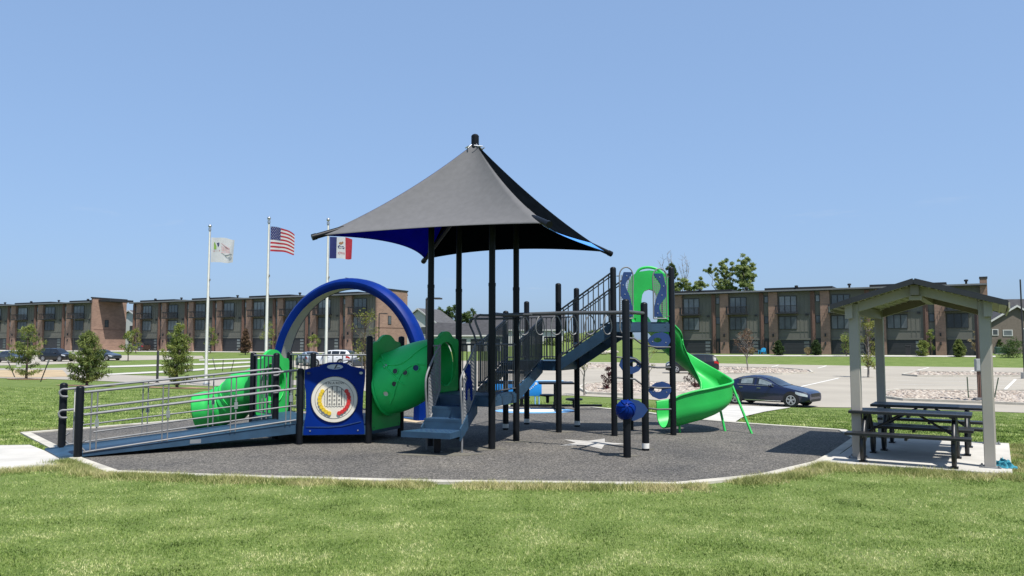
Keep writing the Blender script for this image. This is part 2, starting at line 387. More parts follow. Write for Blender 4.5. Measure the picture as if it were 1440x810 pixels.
for i in range(n):
    j = (i + 1) % n; a, b, c, d = PAD[i], PAD[j], PADIN[j], PADIN[i]
    q = [bm.verts.new((p.x, p.y, .035)) for p in (a, b, c, d)]; bm.faces.new(q)
    l = [bm.verts.new((p.x, p.y, -.1)) for p in (a, b, c, d)]
    bm.faces.new((q[0], l[0], l[1], q[1])); bm.faces.new((q[2], l[2], l[3], q[3]))
bmesh.ops.remove_doubles(bm, verts=bm.verts, dist=.0005)
obj('concrete_kerb', bm, M_kerb, kind='structure')
SLAB = [P0(*p) for p in [(1150, 654), (1200, 657), (1395, 669.5), (1424, 669.5), (1419, 627), (1229, 618.5), (1214, 619.5), (1183, 642)]]
bm = B(); prism(bm, [(p.x, p.y) for p in SLAB], -.1, .05); bevel(bm, .012, 2); obj('shelter_slab', bm, M_conc, kind='structure')
PATHL = [P0(*p) for p in [(-120, 626), (0, 627.5), (42, 627), (112, 654.5), (60, 658), (0, 662), (-120, 668)]]
bm = B(); prism(bm, [(p.x, p.y) for p in PATHL], -.1, .02); obj('path', bm, M_conc, kind='structure')
PATHR = gpoly([(950, 588.5), (985, 573), (1030, 570.5), (1112, 573.5), (1075, 580), (1047, 587), (1034, 595), (975, 589.5)])
poly_sheet('path', PATHR, M_conc, .03, 1.0)
def ground_disc(name, c, r, m, n=9, jag=.25):
    return poly_sheet(name, [(c.x + r * (1 + random.uniform(-jag, jag)) * math.cos(2 * PI * k / n), c.y + r * (1 + random.uniform(-jag, jag)) * math.sin(2 * PI * k / n)) for k in range(n)], m, .03, .5)

# car park and roads
LOT_PX = [(560, 557), (700, 555.5), (800, 556.5), (870, 559.5), (940, 564), (1000, 569), (1147, 573), (1240, 574), (1330, 577), (1440, 581), (1560, 586),
          (1560, 519), (1440, 517.5), (1200, 514.5), (1050, 512), (1000, 511), (860, 509.5), (740, 509), (520, 507), (400, 507), (400, 514), (470, 530)]
LOT = gpoly(LOT_PX); poly_sheet('car_park', LOT, M_lot, .02, 2.0)
poly_sheet('road', gpoly([(-120, 518.5), (60, 518), (100, 517), (150, 527), (235, 529.5), (300, 533), (430, 535), (430, 541), (290, 543), (220, 540), (150, 536.5), (60, 533), (-120, 531)]), M_road, .02, 2.0)
poly_sheet('road', gpoly([(-160, 499), (150, 499.5), (285, 500.5), (287, 504.5), (222, 506), (150, 507.5), (110, 511), (60, 513), (-160, 515)]), M_lot, .02, 2.0)
for a in ([(110, 514.5), (160, 514.8), (231, 512.6), (353, 508.6), (353, 510.4), (231, 515), (160, 517), (110, 517)],
          [(150, 526.2), (235, 521.8), (280, 519), (352, 514), (352, 516), (280, 521.5), (235, 524.2), (150, 528.2)],
          [(-120, 491.6), (120, 492.4), (330, 493.4), (560, 495.6), (560, 498), (330, 495.6), (120, 494.4), (-120, 493.4)],
          [(280, 506), (400, 503), (400, 504.4), (280, 507.4)]):
    poly_sheet('pavement', gpoly(a), M_conc, .04, 2.0)
M_dirt = mat('bare_dirt', (.42, .32, .19), .95, var=.2, scale=.6, detail=8)
poly_sheet('bare_soil', gpoly([(-120, 521), (60, 520.5), (88, 521), (96, 530), (40, 531.5), (-120, 530)]), M_dirt, .03, 2.0)
poly_sheet('pavement', gpoly([(945, 499), (1100, 499.6), (1400, 500.6), (1400, 502.4), (1100, 501.2), (945, 500.4)]), M_conc, .04, 2.0)
# gravel islands
M_gravel = mat('gravel_bed', (.36, .31, .27), .95, var=.3, scale=5, detail=8)
M_rock = mat('river_rock', (.30, .245, .20), .9, rgb2=(.52, .46, .39), scale=.9, attr='tone')
ISL = [[(812, 547), (822, 541), (850, 538.5), (985, 538.5), (1030, 541), (1015, 549), (950, 555), (880, 557), (825, 554.5)],
       [(985, 518), (1010, 516.8), (1100, 518.5), (1140, 522), (1144, 525), (1100, 527), (1010, 526.5), (985, 525)],
       [(1268, 528), (1285, 523.5), (1440, 525.5), (1560, 527), (1560, 531.5), (1440, 530), (1290, 530)],
       [(1234, 556), (1240, 552), (1262, 549.5), (1440, 551), (1560, 552.5), (1560, 573), (1440, 570.5), (1270, 564), (1240, 560)],
       [(730, 512), (800, 511), (862, 512.5), (862, 519.5), (800, 519.5), (730, 519)]]
def rocks(poly, N, s0, s1, name='gravel_rocks'):
    xs = np.array([p.x for p in poly]); ys = np.array([p.y for p in poly])
    P_ = []
    while len(P_) < N:
        c = np.stack([rng.uniform(xs.min(), xs.max(), N), rng.uniform(ys.min(), ys.max(), N)], -1)
        P_.extend(c[inpoly(c, poly)])
    P_ = np.array(P_[:N]); t = (1 + 5 ** .5) / 2
    bv = np.array([(-1, t, 0), (1, t, 0), (-1, -t, 0), (1, -t, 0), (0, -1, t), (0, 1, t), (0, -1, -t), (0, 1, -t), (t, 0, -1), (t, 0, 1), (-t, 0, -1), (-t, 0, 1)]) / 1.9
    bf = np.array([(0, 11, 5), (0, 5, 1), (0, 1, 7), (0, 7, 10), (0, 10, 11), (1, 5, 9), (5, 11, 4), (11, 10, 2), (10, 7, 6), (7, 1, 8), (3, 9, 4), (3, 4, 2), (3, 2, 6), (3, 6, 8), (3, 8, 9), (4, 9, 5), (2, 4, 11), (6, 2, 10), (8, 6, 7), (9, 8, 1)])
    s = rng.uniform(s0, s1, (N, 1, 1)) * np.array([1, 1, .6]) * rng.uniform(.7, 1.3, (N, 1, 3))
    v = bv[None] * s * rng.uniform(.8, 1.2, (N, 12, 1)); z = zt(P_[:, 0], P_[:, 1])
    v = v + np.concatenate([P_, z[:, None] + .05], 1)[:, None, :]
    f = (bf[None] + 12 * np.arange(N)[:, None, None]).reshape(-1, 3)
    o = obj(name, mesh_np(name, v.reshape(-1, 3), f, np.repeat(rng.uniform(0, 1, N), 12)), M_rock); o['kind'] = 'stuff'
    return o
def inpoly(c, poly):
    x, y = c[:, 0], c[:, 1]; ins = np.zeros(len(c), bool); n = len(poly)
    for i in range(n):
        a, b = poly[i], poly[(i + 1) % n]
        cond = ((a[1] > y) != (b[1] > y)); xx = (b[0] - a[0]) * (y - a[1]) / (b[1] - a[1] + 1e-12) + a[0]
        ins ^= cond & (x < xx)
    return ins
def kerbring(poly):
    bm = B(); inn = inset(poly, .18); n = len(poly)
    for i in range(n):
        j = (i + 1) % n
        for (u0, u1, z0, z1) in ((poly[i], poly[j], -.05, .15),):
            a, b, c, d = poly[i], poly[j], inn[j], inn[i]
            K = 8
            for k in range(K):
                l = lambda p, q, t: Vector((p.x + (q.x - p.x) * t, p.y + (q.y - p.y) * t, 0))
                A1, B1, C1, D1 = l(a, b, k / K), l(a, b, (k + 1) / K), l(d, c, (k + 1) / K), l(d, c, k / K)
                up = [bm.verts.new((p.x, p.y, gz(p.x, p.y) + .14)) for p in (A1, B1, C1, D1)]
                lo = [bm.verts.new((p.x, p.y, gz(p.x, p.y) - .05)) for p in (A1, B1, C1, D1)]
                bm.faces.new(up); bm.faces.new((up[0], lo[0], lo[1], up[1])); bm.faces.new((up[2], lo[2], lo[3], up[3]))
    return bm
for k, isl in enumerate(ISL):
    pl = gpoly(isl); poly_sheet('gravel_bed', inset(pl, .16), M_gravel, .06, 1.5)
    obj('island_kerb', kerbring(pl), M_kerb, kind='structure')
    rocks(inset(pl, .45), [1500, 700, 600, 1900, 450][k], .07, [.15, .2, .2, .15, .2][k])
# painted bay lines
bm = B()
def strip(bm, a, b, wd, dz):
    a = G(*a); b = G(*b); d = (b - a).to_2d().normalized(); s = Vector((-d.y, d.x)) * wd / 2; K = max(1, int((b - a).length / 1.5)); prev = None
    for k in range(K + 1):
        p = a.lerp(b, k / K); q = [bm.verts.new((p.x + sg * s.x, p.y + sg * s.y, gz(p.x, p.y) + dz)) for sg in (-1, 1)]
        if prev: bm.faces.new((prev[0], prev[1], q[1], q[0]))
        prev = q
for a, b in [((1262, 536), (1436, 538)), ((1262, 541), (1436, 543.5)), ((1258, 531.8), (1400, 533)), ((1414, 548), (1428, 534)), ((1085, 516), (1095, 513.5)), ((1150, 518), (1162, 514.6)), ((1215, 519), (1230, 515.6)),
             ((1290, 521), (1306, 517)), ((1365, 522.5), (1382, 518)), ((1110, 548), (1180, 532)), ((760, 540), (806, 536))]:
    strip(bm, a, b, .16, .03)
obj('parking_lines', bm, M_white, kind='structure')
# painted shapes on the rubber
bm = B()
c = P0(832, 624.5); st = []
for k in range(10):
    r_ = .70 if k % 2 == 0 else .30; a = R(-10) + k * PI / 5; st.append((c.x + r_ * math.cos(a), c.y + r_ * 1.15 * math.sin(a)))
bm.faces.new([bm.verts.new((x, y, .018)) for x, y in st]); obj('star_marking', bm, M_worn, kind='structure')
M_sky = mat('light_blue_paint', (.17, .40, .72), .7, var=.06)
M_tan = mat('tan_rubber', (.55, .43, .27), .85, var=.12, scale=6)
bm = B(); bm.faces.new([bm.verts.new((p.x, p.y, .018)) for p in [P0(*q) for q in [(560, 586), (590, 588), (600, 592), (585, 595), (560, 592)]]]); obj('tan_marking', bm, M_tan, kind='structure')
bm = B(); bm.faces.new([bm.verts.new((p.x, p.y, .021)) for p in [P0(*q) for q in [(560, 586.6), (578, 588.2), (588, 590), (572, 589.5), (560, 588.6)]]]); obj('white_marking', bm, M_sky, kind='structure')
e = [P0(752 + 56 * math.cos(a), 578.5 + 3.6 * math.sin(a)) for a in [2 * PI * k / 28 for k in range(28)]]
bm = B(); bm.faces.new([bm.verts.new((p.x, p.y, .018)) for p in e]); obj('blue_circle_marking', bm, M_sky, kind='structure')
e = [P0(752 + 40 * math.cos(a), 578.0 + 2.3 * math.sin(a)) for a in [2 * PI * k / 28 for k in range(28)]]
bm = B(); bm.faces.new([bm.verts.new((p.x, p.y, .022)) for p in e]); obj('white_circle_marking', bm, M_white, kind='structure')

# worn rings and stains on the rubber round posts and landings
M_wear = mat('worn_rubber', (.17, .155, .115), .95, rgb2=(.11, .105, .09), scale=4, detail=9)
def stain(px, py, rx, ry, seed):
    c = P0(px, py); random.seed(seed); bm = B(); ph = random.random() * 9
    bm.faces.new([bm.verts.new((c.x + rx * (1 + .35 * mnoise.noise(Vector((math.cos(a) * 1.3, math.sin(a) * 1.3, ph)))) * math.cos(a), c.y + ry * (1 + .35 * mnoise.noise(Vector((math.cos(a) * 1.3, math.sin(a) * 1.3, ph + 3)))) * math.sin(a), .0155)) for a in [2 * PI * k / 40 for k in range(40)]])
    obj('worn_patch', bm, M_wear, kind='structure')
for k, (px, py, rx, ry) in enumerate([(668, 632, .55, .22), (726, 622, .3, .14), (786, 608, .3, .13), (862, 612.5, .28, .12), (881, 642, .24, .10), (905, 632.5, .22, .10), (942, 611.5, .24, .1), (740, 600, .2, .1), (620, 640, .7, .2), (520, 623.5, .26, .1), (424, 624.5, .26, .1), (975, 607, .5, .14), (692, 631, .0001, .0001)][:12]): stain(px, py, rx, ry, k)
random.seed(11)
# ------------------------------------------------------------------ lawn blades (uncountable)
def blades(name, pts, h0, h1, w0, w1, m, lean=.5, tone=None):
    N = len(pts); th = rng.uniform(0, 2 * PI, N); la = rng.uniform(0, 2 * PI, N); h = rng.uniform(h0, h1, N); wd = rng.uniform(w0, w1, N)
    h = h * np.array([1 + .45 * mnoise.noise(Vector((q[0] * 2.2, q[1] * 2.2, 0))) for q in pts]); z = zt(pts[:, 0], pts[:, 1]) - .003; l = h * rng.uniform(.1, lean + .1, N)
    dx, dy = np.cos(th) * wd / 2, np.sin(th) * wd / 2
    a = np.stack([pts[:, 0] - dx, pts[:, 1] - dy, z], -1); b = np.stack([pts[:, 0] + dx, pts[:, 1] + dy, z], -1)
    c = np.stack([pts[:, 0] + np.cos(la) * l, pts[:, 1] + np.sin(la) * l, z + h], -1)
    v = np.stack([a, b, c], 1).reshape(-1, 3); f = np.arange(3 * N).reshape(-1, 3)
    o = obj(name, mesh_np(name, v, f, np.repeat(rng.uniform(0, 1, N) if tone is None else tone, 3)), m); o['kind'] = 'stuff'; return o
M_blade = blade_mat('grass_blade', [(.05, (.05, .095, .012)), (.32, (.18, .28, .05)), (.58, (.36, .46, .125)), (.95, (.74, .74, .36))])
M_blade2 = blade_mat('edge_grass_blade', [(.1, (.16, .21, .05)), (.45, (.38, .41, .14)), (.75, (.60, .56, .26)), (1, (.72, .62, .36))])
HARD = [PAD, SLAB, PATHL]
def clear(p, polys):
    k = np.ones(len(p), bool)
    for q in polys: k &= ~inpoly(p, q)
    return p[k]
def area(N, y0, y1, kx, pw=1.3):
    u = rng.uniform(0, 1, N); e_ = 1 - pw; y = (y0 ** e_ + u * (y1 ** e_ - y0 ** e_)) ** (1 / e_)
    x = rng.uniform(-1, 1, N) * (kx * y + 1.2); return np.stack([x, y], -1)
p = clear(area(560000, 4.2, 13.2, .95), HARD); tn_ = np.clip(np.array([.5 + .8 * mnoise.noise(Vector((q[0] * 24, q[1] * 24, 5))) for q in p]) + rng.uniform(-.22, .22, len(p)), 0, 1); blades('lawn_grass', p, .010, .029, .006, .011, M_blade, .9, tn_)
p = clear(area(330000, 12.5, 34, .92, 1.6), HARD + [PATHR, LOT]); blades('lawn_grass', p, .02, .045, .016, .03, M_blade, .9, np.clip(.42 + rng.uniform(-.22, .22, len(p)), 0, 1))
# longer dry grass along the concrete edges
def along(poly, segs, N, wd):
    out = []
    for (i, j) in segs:
        a, b = poly[i % len(poly)], poly[j % len(poly)]; L = (b - a).length; k = int(N * L); d = (b - a).to_2d().normalized(); nn = Vector((d.y, -d.x))
        t = rng.uniform(0, 1, k); o = np.abs(rng.normal(0, wd, k)) + .0
        keep = np.array([mnoise.noise(Vector(((a.x + (b.x - a.x) * q) * 1.7, (a.y + (b.y - a.y) * q) * 1.7, 3))) > -.28 + .5 * random.random() - .25 for q in t]) if k else np.zeros(0, bool)
        t, o = t[keep], o[keep] + .012
        out.append(np.stack([a.x + (b.x - a.x) * t + nn.x * o, a.y + (b.y - a.y) * t + nn.y * o], -1))
    return np.concatenate(out)
cc = sum(PAD[i].x * PAD[(i + 1) % len(PAD)].y - PAD[(i + 1) % len(PAD)].x * PAD[i].y for i in range(len(PAD)))
if cc < 0: raise Exception('orientation')
segs = [(i, i + 1) for i in range(1, 7)]
p = (np.concatenate([along(PAD, segs, 3600, .17), along(SLAB, [(0, 1), (1, 2), (2, 3)], 4200, .25), along(PATHL, [(4, 3), (5, 4), (6, 5)], 2200, .2)]))
blades('edge_grass', p, .03, .095, .006, .012, M_blade2, 1.3)
p = clear(np.concatenate([along(SLAB, [(3, 4)], 2400, .5), along(PAD, [(19, 0)], 1000, .25)]), HARD); blades('edge_grass', p, .03, .08, .008, .014, M_blade2, .9)
# ------------------------------------------------------------------ play structure (one bolted thing)
def vec2(a, L=1.07): return Vector((math.cos(R(a)) * L, math.sin(R(a)) * L))
pA = Vector((-.312, 12.24)); pB = pA + vec2(69); pC = pA + vec2(159); pD = pC + vec2(69)
h424 = Vector((-3.44, 12.80)); h521 = h424 + vec2(7, 1.10); h567 = h521 + vec2(69); hX1 = h567 + vec2(129); h440 = hX1 + vec2(189); h386 = h440 + vec2(249)
t362 = (h440 + h386) / 2 + vec2(159, .927); t417 = (h440 + t362) / 2 + vec2(99, .927)
e711 = Vector((-.12, 14.95)); e785 = Vector((.86, 14.50)); e740 = e711 + vec2(67); e810 = e785 + vec2(67)
f862 = Vector((1.81, 13.96)); f942 = f862 + vec2(6); f886 = f862 + vec2(66)
m880 = Vector((1.652, 11.36)); m906 = Vector((2.04, 12.08)); r117 = Vector((-6.18, 11.27)); r93 = Vector((-6.9, 12.12))
ZH, ZA, ZE, ZF = .33, .83, 1.31, 2.02
def W(p, z): return V(p.x, p.y, z)
ps = thing('play_structure', 'large navy and green playground structure with ramp and slides under a grey shade canopy', 'playground', V(-.6, 13, 0), world=True)
def post(p, ztop, label=None, sticker=False, rr=.0635):
    bm = B(); b = W(p, 0); zt_ = ztop * SC
    lathe(bm, [(rr, 0), (rr, zt_ - .02), (rr * .93, zt_ - .004), (rr * .6, zt_ + .012), (.004, zt_ + .02)], Matrix.Translation(b), 20)
    o = obj('post', bm, M_post, ps, smooth=50)
    if label: o['label'] = label
    if sticker:
        bm = B(); tube(bm, [b + Vector((0, 0, .05)), b + Vector((0, 0, .14))], rr + .002, 20); obj('sticker', bm, M_white, o, smooth=50)
    return o
for p, z, s in [(h424, 1.22, 0), (h521, 1.75, 0), (h567, 1.75, 0), (hX1, 1.46, 0), (h440, 1.46, 0), (h386, 1.46, 0), (t362, 1.46, 0), (t417, 1.46, 0),
                (e711, 2.245, 1), (e740, 2.48, 1), (e785, 2.74, 0), (e810, 2.72, 1), (f862, 2.99, 0), (f886, 2.60, 0), (f942, 3.0, 0), (m880, 2.27, 0), (m906, 2.26, 1),
                (r117, 1.02, 0), (r93, 1.02, 0)]: post(p, z, sticker=bool(s))
# canopy posts run up to the hip arms
cen = (pA + pD) / 2; APEX = W(cen, 5.0); HUB = W(cen, 4.18)
tips = {k: W(cen + vec2(a, 2.57), 3.28) for k, a in (('fr', -65), ('rb', 25), ('bl', 115), ('lf', 205))}
canopy = None
for p, tname in ((pA, 'fr'), (pB, 'rb'), (pC, 'lf'), (pD, 'bl')):
    t = tips[tname]; b = W(p, 0); s = (W(p, 0) - W(cen, 0)).length / (Vector((t.x, t.y, 0)) - Vector((HUB.x, HUB.y, 0))).length
    top = HUB.lerp(t, s); bm = B(); tube(bm, [b, (b.x, b.y, 2.56 * SC)], .0635, 20)
    tube(bm, [(b.x, b.y, 2.56 * SC - .05), (b.x, b.y, top.z)], .058, 20)
    tube(bm, [(b.x, b.y, 2.56 * SC - .03), (b.x, b.y, 2.56 * SC + .03)], .068, 20)
    for dz in (-.12, .08):
        tube(bm, [(b.x + .03, b.y - .075, 2.56 * SC + dz), (b.x + .03, b.y - .05, 2.56 * SC + dz)], .012, 8)
    obj('post', bm, M_post, ps, smooth=50)
# fabric panels
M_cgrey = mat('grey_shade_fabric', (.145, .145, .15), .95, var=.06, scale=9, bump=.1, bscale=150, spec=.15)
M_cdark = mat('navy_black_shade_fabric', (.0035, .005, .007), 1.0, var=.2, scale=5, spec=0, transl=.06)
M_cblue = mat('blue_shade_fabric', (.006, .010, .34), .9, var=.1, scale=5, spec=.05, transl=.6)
M_cstripe = mat('bright_blue_hem', (.06, .26, .70), .8, var=.1, scale=4)
def fabric(t1, t2, m, name, label, hem=None):
    N = 28; K = 20; vs_ = []; bm = B(); mid = (t1 + t2) / 2; inw = (Vector((APEX.x, APEX.y, 0)) - Vector((mid.x, mid.y, 0))).normalized()
    grid = []
    for i in range(N + 1):
        v = i / N; row = []
        for k in range(K + 1):
            u = k / K; e_ = t1.lerp(t2, u); sag = 4 * u * (1 - u)
            e_ = e_ + inw * (.36 * sag) + Vector((0, 0, .10 * sag))
            p = APEX.lerp(e_, v); p.z -= .42 * 4 * v * (1 - v) * .5 * (1 - .35 * (1 - sag)) ; p.z -= .07 * sag * v * (1 - v) * 4
            # hips stay on the arms
            row.append(bm.verts.new(p))
        grid.append(row)
    for i in range(N):
        for k in range(K):
            q = (grid[i][k], grid[i][k + 1], grid[i + 1][k + 1], grid[i + 1][k])
            if i == 0: 
                pass
            f = bm.faces.new(q)
            if hem is not None and i >= N - 3: f.material_index = 1
    bmesh.ops.remove_doubles(bm, verts=bm.verts, dist=.002)
    o = obj(name, bm, [m, hem] if hem else m, canopy, smooth=80); o['label'] = label
    md = o.modifiers.new('thick', 'SOLIDIFY'); md.thickness = .004
    return o
bm = B(); tube(bm, [HUB - Vector((0, 0, .15)), APEX + Vector((0, 0, .13))], .075, 18); lathe(bm, [(.075, 0), (.05, .03), (.005, .045)], Matrix.Translation(APEX + Vector((0, 0, .13))), 18)
canopy = obj('canopy', bm, M_post, ps, smooth=50); canopy['label'] = 'pyramid shade canopy of grey and dark fabric on tubular arms'
for k, t in tips.items():
    bm = B(); d = (t - HUB).normalized(); tube(bm, [HUB, t + d * .08], .05, 14); obj('arm', bm, M_post, canopy, smooth=50)
    bm = B(); tube(bm, [t + d * .04, t + d * .12], .058, 14); tube(bm, [t - d * .25 + Vector((0, 0, .03)), t + d * .12 + Vector((0, 0, .03))], .02, 8); obj('arm_end_cap', bm, M_post, canopy, smooth=50)
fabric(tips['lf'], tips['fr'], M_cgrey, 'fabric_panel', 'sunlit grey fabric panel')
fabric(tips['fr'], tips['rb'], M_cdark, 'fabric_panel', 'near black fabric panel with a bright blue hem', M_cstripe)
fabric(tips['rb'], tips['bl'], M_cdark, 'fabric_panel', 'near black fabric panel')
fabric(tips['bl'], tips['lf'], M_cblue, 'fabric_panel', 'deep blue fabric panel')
bm = B()
for a in (0, 90, 180, 270):
    d = vec2(a - 65, 1); 
    tube(bm, [APEX + Vector((d.x * .02, d.y * .02, .0)), APEX + Vector((d.x * .16, d.y * .16, -.13))], .013, 6)
    tube(bm, [APEX + Vector((d.x * .16, d.y * .16, -.10)) + Vector((-d.y, d.x, 0)) * .09, APEX + Vector((d.x * .16, d.y * .16, -.10)) - Vector((-d.y, d.x, 0)) * .09], .012, 6)
obj('canopy_clamp', bm, M_steel, canopy, smooth=50)

# decks
def deck(poly, z, name='deck', th=.17):
    bm = B(); zz = z * SC
    prism(bm, [(q.x * SC, q.y * SC) for q in poly], zz - .03, zz); inn = poly
    for i in range(len(poly)):
        a, b = W(poly[i], z), W(poly[(i + 1) % len(poly)], z); beam(bm, a - Vector((0, 0, th / 2 + .032)), b - Vector((0, 0, th / 2 + .032)), .05, th)
        for t in (.12, .88):
            q = a.lerp(b, t); d = (b - a).normalized(); nn = Vector((d.y, -d.x, 0)); tube(bm, [q - Vector((0, 0, .09)) + nn * .02, q - Vector((0, 0, .09)) + nn * .034], .013, 8)
    return obj(name, bm, M_navy, ps)
deck([h424, h521, h567, hX1, h440, h386], ZH); deck([h386, h440, t362], ZH); deck([h440, t417, t362], ZH - .01)
deck([pA, pB, pD, pC], ZA); deck([e711, e785, e810, e740], ZE); deck([f862, f942, f886], ZF)

def railing(a, b, za0, zb0, za1, zb1, n, r=.013, rt=.019, m=None, name='railing', mid=None, ends=True):
    """a,b in plan (old units); heights of bottom and top rails at a and b"""
    bm = B(); A0, B0, A1, B1 = W(a, za0), W(b, zb0), W(a, za1), W(b, zb1)
    tube(bm, [A0, B0], rt * .8, 8); tube(bm, [A1, B1], rt, 10)
    if mid: 
        tube(bm, [A0.lerp(A1, mid), B0.lerp(B1, mid)], rt * .7, 8)
    for k in range(0 if ends else 1, n + 1 if ends else n):
        t = k / n; tube(bm, [A0.lerp(B0, t), A1.lerp(B1, t)], r, 6)
    return obj(name, bm, m or M_gunm, ps, smooth=60)

# --- ramp
ramp_dir = (h424 - r117).normalized()
n0, n1 = r117 - ramp_dir * .22, r93 - ramp_dir * .22 ; n2, n3 = h386 + (h424 - h386) * .03, h424 - (h424 - h386) * .03
ia = (r93 - r117).normalized() * .09
bm = B(); a, b, c, d = W(n0 + ia * .2, .035), W(h424 + ia * .5, ZH), W(h386 - ia * .5, ZH), W(n1 - ia * .2, .035)
for lo, hi in ((-.03, 0),):
    q = [bm.verts.new(p + Vector((0, 0, hi))) for p in (a, b, c, d)]; l = [bm.verts.new(p + Vector((0, 0, lo))) for p in (a, b, c, d)]
    bm.faces.new(q); bm.faces.new(l[::-1])
    for i in range(4): bm.faces.new((q[i], l[i], l[(i + 1) % 4], q[(i + 1) % 4]))
ramp = obj('ramp', bm, M_navy, ps)
for a0, b0 in ((n0 + ia * .2, h424 + ia * .5), (n1 - ia * .2, h386 - ia * .5)):
    bm = B(); A0, B0 = W(a0, .035), W(b0, ZH); q = []
    v = []
    side = Vector((-ramp_dir.y, ramp_dir.x, 0)) * .02
    for p, dz in ((A0, -.02), (B0, -.02)):
        for sg in (-1, 1):
            v.append((bm.verts.new(p + side * sg + Vector((0, 0, .02))), bm.verts.new(Vector((p.x, p.y, max(.015, p.z - .17))) + side * sg)))
    bm.faces.new((v[0][0], v[0][1], v[2][1], v[2][0])); bm.faces.new((v[1][0], v[3][0], v[3][1], v[1][1]))
    bm.faces.new((v[0][0], v[2][0], v[3][0], v[1][0])); bm.faces.new((v[0][1], v[1][1], v[3][1], v[2][1]))
    bm.faces.new((v[0][0], v[1][0], v[1][1], v[0][1])); bm.faces.new((v[2][0], v[2][1], v[3][1], v[3][0]))
    obj('side_channel', bm, M_navy, ramp)
t = .53; q = W(n0.lerp(h424, t), .035 + (ZH - .035) * t) - Vector((0, 0, .04)); sd = Vector((ramp_dir.y, -ramp_dir.x, 0))
bm = B(); beam(bm, q + sd * .035 - Vector((ramp_dir.x, ramp_dir.y, 0)) * .09, q + sd * .035 + Vector((ramp_dir.x, ramp_dir.y, 0)) * .09, .006, .07); obj('rating_plate', bm, M_steel, ramp)
def ramp_rail(a, b, sgn):
    """grey handrail run between bottom post a and top post b"""
    bm = B(); L = W(b, 0) - W(a, 0); zz = lambda t, h: (.04 + (ZH - .04) * t) * SC + h; at = lambda t, h, o=0: Vector((W(a, 0).x + L.x * t, W(a, 0).y + L.y * t, zz(t, h))) + off * o
    off = Vector((-ramp_dir.y, ramp_dir.x, 0)) * sgn
    tube(bm, [at(.02, 1.03), at(.98, 1.01)], .021, 10)
    tube(bm, [at(.02, .66), at(.98, .67)], .019, 10)
    tube(bm, [at(.02, .66, .1), at(.98, .67, .1)], .019, 10)
    tube(bm, [at(.06, .36), at(.98, .36)], .014, 8); tube(bm, [at(.02, .05), at(.98, .09)], .016, 8)
    tube(bm, [at(.02, 1.03, .1), at(.97, 1.01, .1)], .019, 10)
    for (t, h) in ((.02, .66), (.02, 1.03), (.98, .67), (.98, 1.01)):
        s_ = -1 if t < .5 else 1; p0 = at(t, h, .1)
        dd = Vector((ramp_dir.x, ramp_dir.y, 0)) * .09 * s_
        tube(bm, spl([p0, p0 + dd, p0 + dd * 1.5 + Vector((0, 0, -.05)), p0 + dd * 1.1 + Vector((0, 0, -.12)), at(t, h - .13, .1)], 4), .018, 8)
    p0 = at(.03, .05); tube(bm, spl([p0 + Vector((0, 0, .2)), p0 - Vector((ramp_dir.x, ramp_dir.y, 0)) * .08 + Vector((0, 0, .12)), p0], 5), .015, 8)
    for t in (.06, .36, .67, .94):
        for s_ in (-.012, .012):
            tube(bm, [at(t + s_, .04), at(t + s_, 1.02)], .012, 8)
    o = obj('handrail', bm, M_galv, ps, smooth=60)
    for t in (.06, .36, .67, .94):
        for s_ in (.012,):
            bm = B(); p = at(t + s_, .5); box(bm, p + off * -.014, (.06, .012, .12), math.atan2(ramp_dir.y, ramp_dir.x)); box(bm, p + off * .02 + Vector((0, 0, .09)), (.03, .07, .03), math.atan2(ramp_dir.y, ramp_dir.x))
            box(bm, p + off * .003 + Vector((0, 0, .07)), (.02, .04, .05), math.atan2(ramp_dir.y, ramp_dir.x)); obj('rail_bracket', bm, M_steel, o)
ramp_rail(r117, h424, 1); ramp_rail(r93, h386, -1)
p = W(r117, 0); bm = B(); box(bm, p + Vector((-.062, -.01, .93)), (.012, .05, .32), R(-12)); s_ = obj('sticker', bm, M_white, ps, smooth=50); s_['label'] = 'white strip on the ramp post'

# --- barriers round the low decks
railing(h386, t362, ZH + .08, ZH + .08, 1.42, 1.42, 6, m=M_galv)
railing(t417, h440, ZH + .08, ZH + .08, 1.42, 1.42, 6, m=M_galv)
railing(h440, hX1, ZH + .08, ZH + .08, 1.42, 1.42, 6, m=M_galv)
railing(hX1, h567, ZH + .08, ZH + .08, 1.42, 1.42, 6, m=M_galv)

# --- four in a row panel
PM = plan(W((h424 + h521) / 2, 0), math.atan2(h521.y - h424.y, h521.x - h424.x)); hw = (h521 - h424).length * SC / 2 - .075
def sym(pts): return pts + [(-x, y) for x, y in pts[::-1]]
outl = [(0, 1.535), (.12, 1.53), (.22, 1.50), (.30, 1.455), (hw - .08, 1.42), (hw - .01, 1.40), (hw, 1.33), (hw - .005, 1.16), (hw - .03, .95), (hw - .04, .6), (hw, .28), (hw + .005, .20), (hw - .02, .185)]
outer = [(-x, y) for x, y in outl[::-1]] + outl[1:]
zc = 1.448
bm = B(); prism(bm, outer, -.035, .035, PM); bevel(bm, .012, 2, 50)
panel = obj('game_panel', bm, M_blue, ps, smooth=30); panel['label'] = 'blue panel with a round four in a row game'
def add_disc(r, z, t0, t1, m, name, parent, cx=0, cz=.80, seg=48):
    bm = B(); prism(bm, ell(cx, cz, r, r, seg), t0, t1, PM); return obj(name, bm, m, parent)
M_pale = mat('pale_window', (.5, .55, .6), .5)
bm = B(); ringplate(bm, ell(0, zc, .19, .075, 32), ell(0, zc, .15, .05, 32), .036, .052, PM); obj('handle_rim', bm, M_blue, panel, smooth=40)
bm = B(); prism(bm, ell(0, zc, .149, .049, 32), .036, .039, PM); obj('peep_window', bm, M_pale, panel)
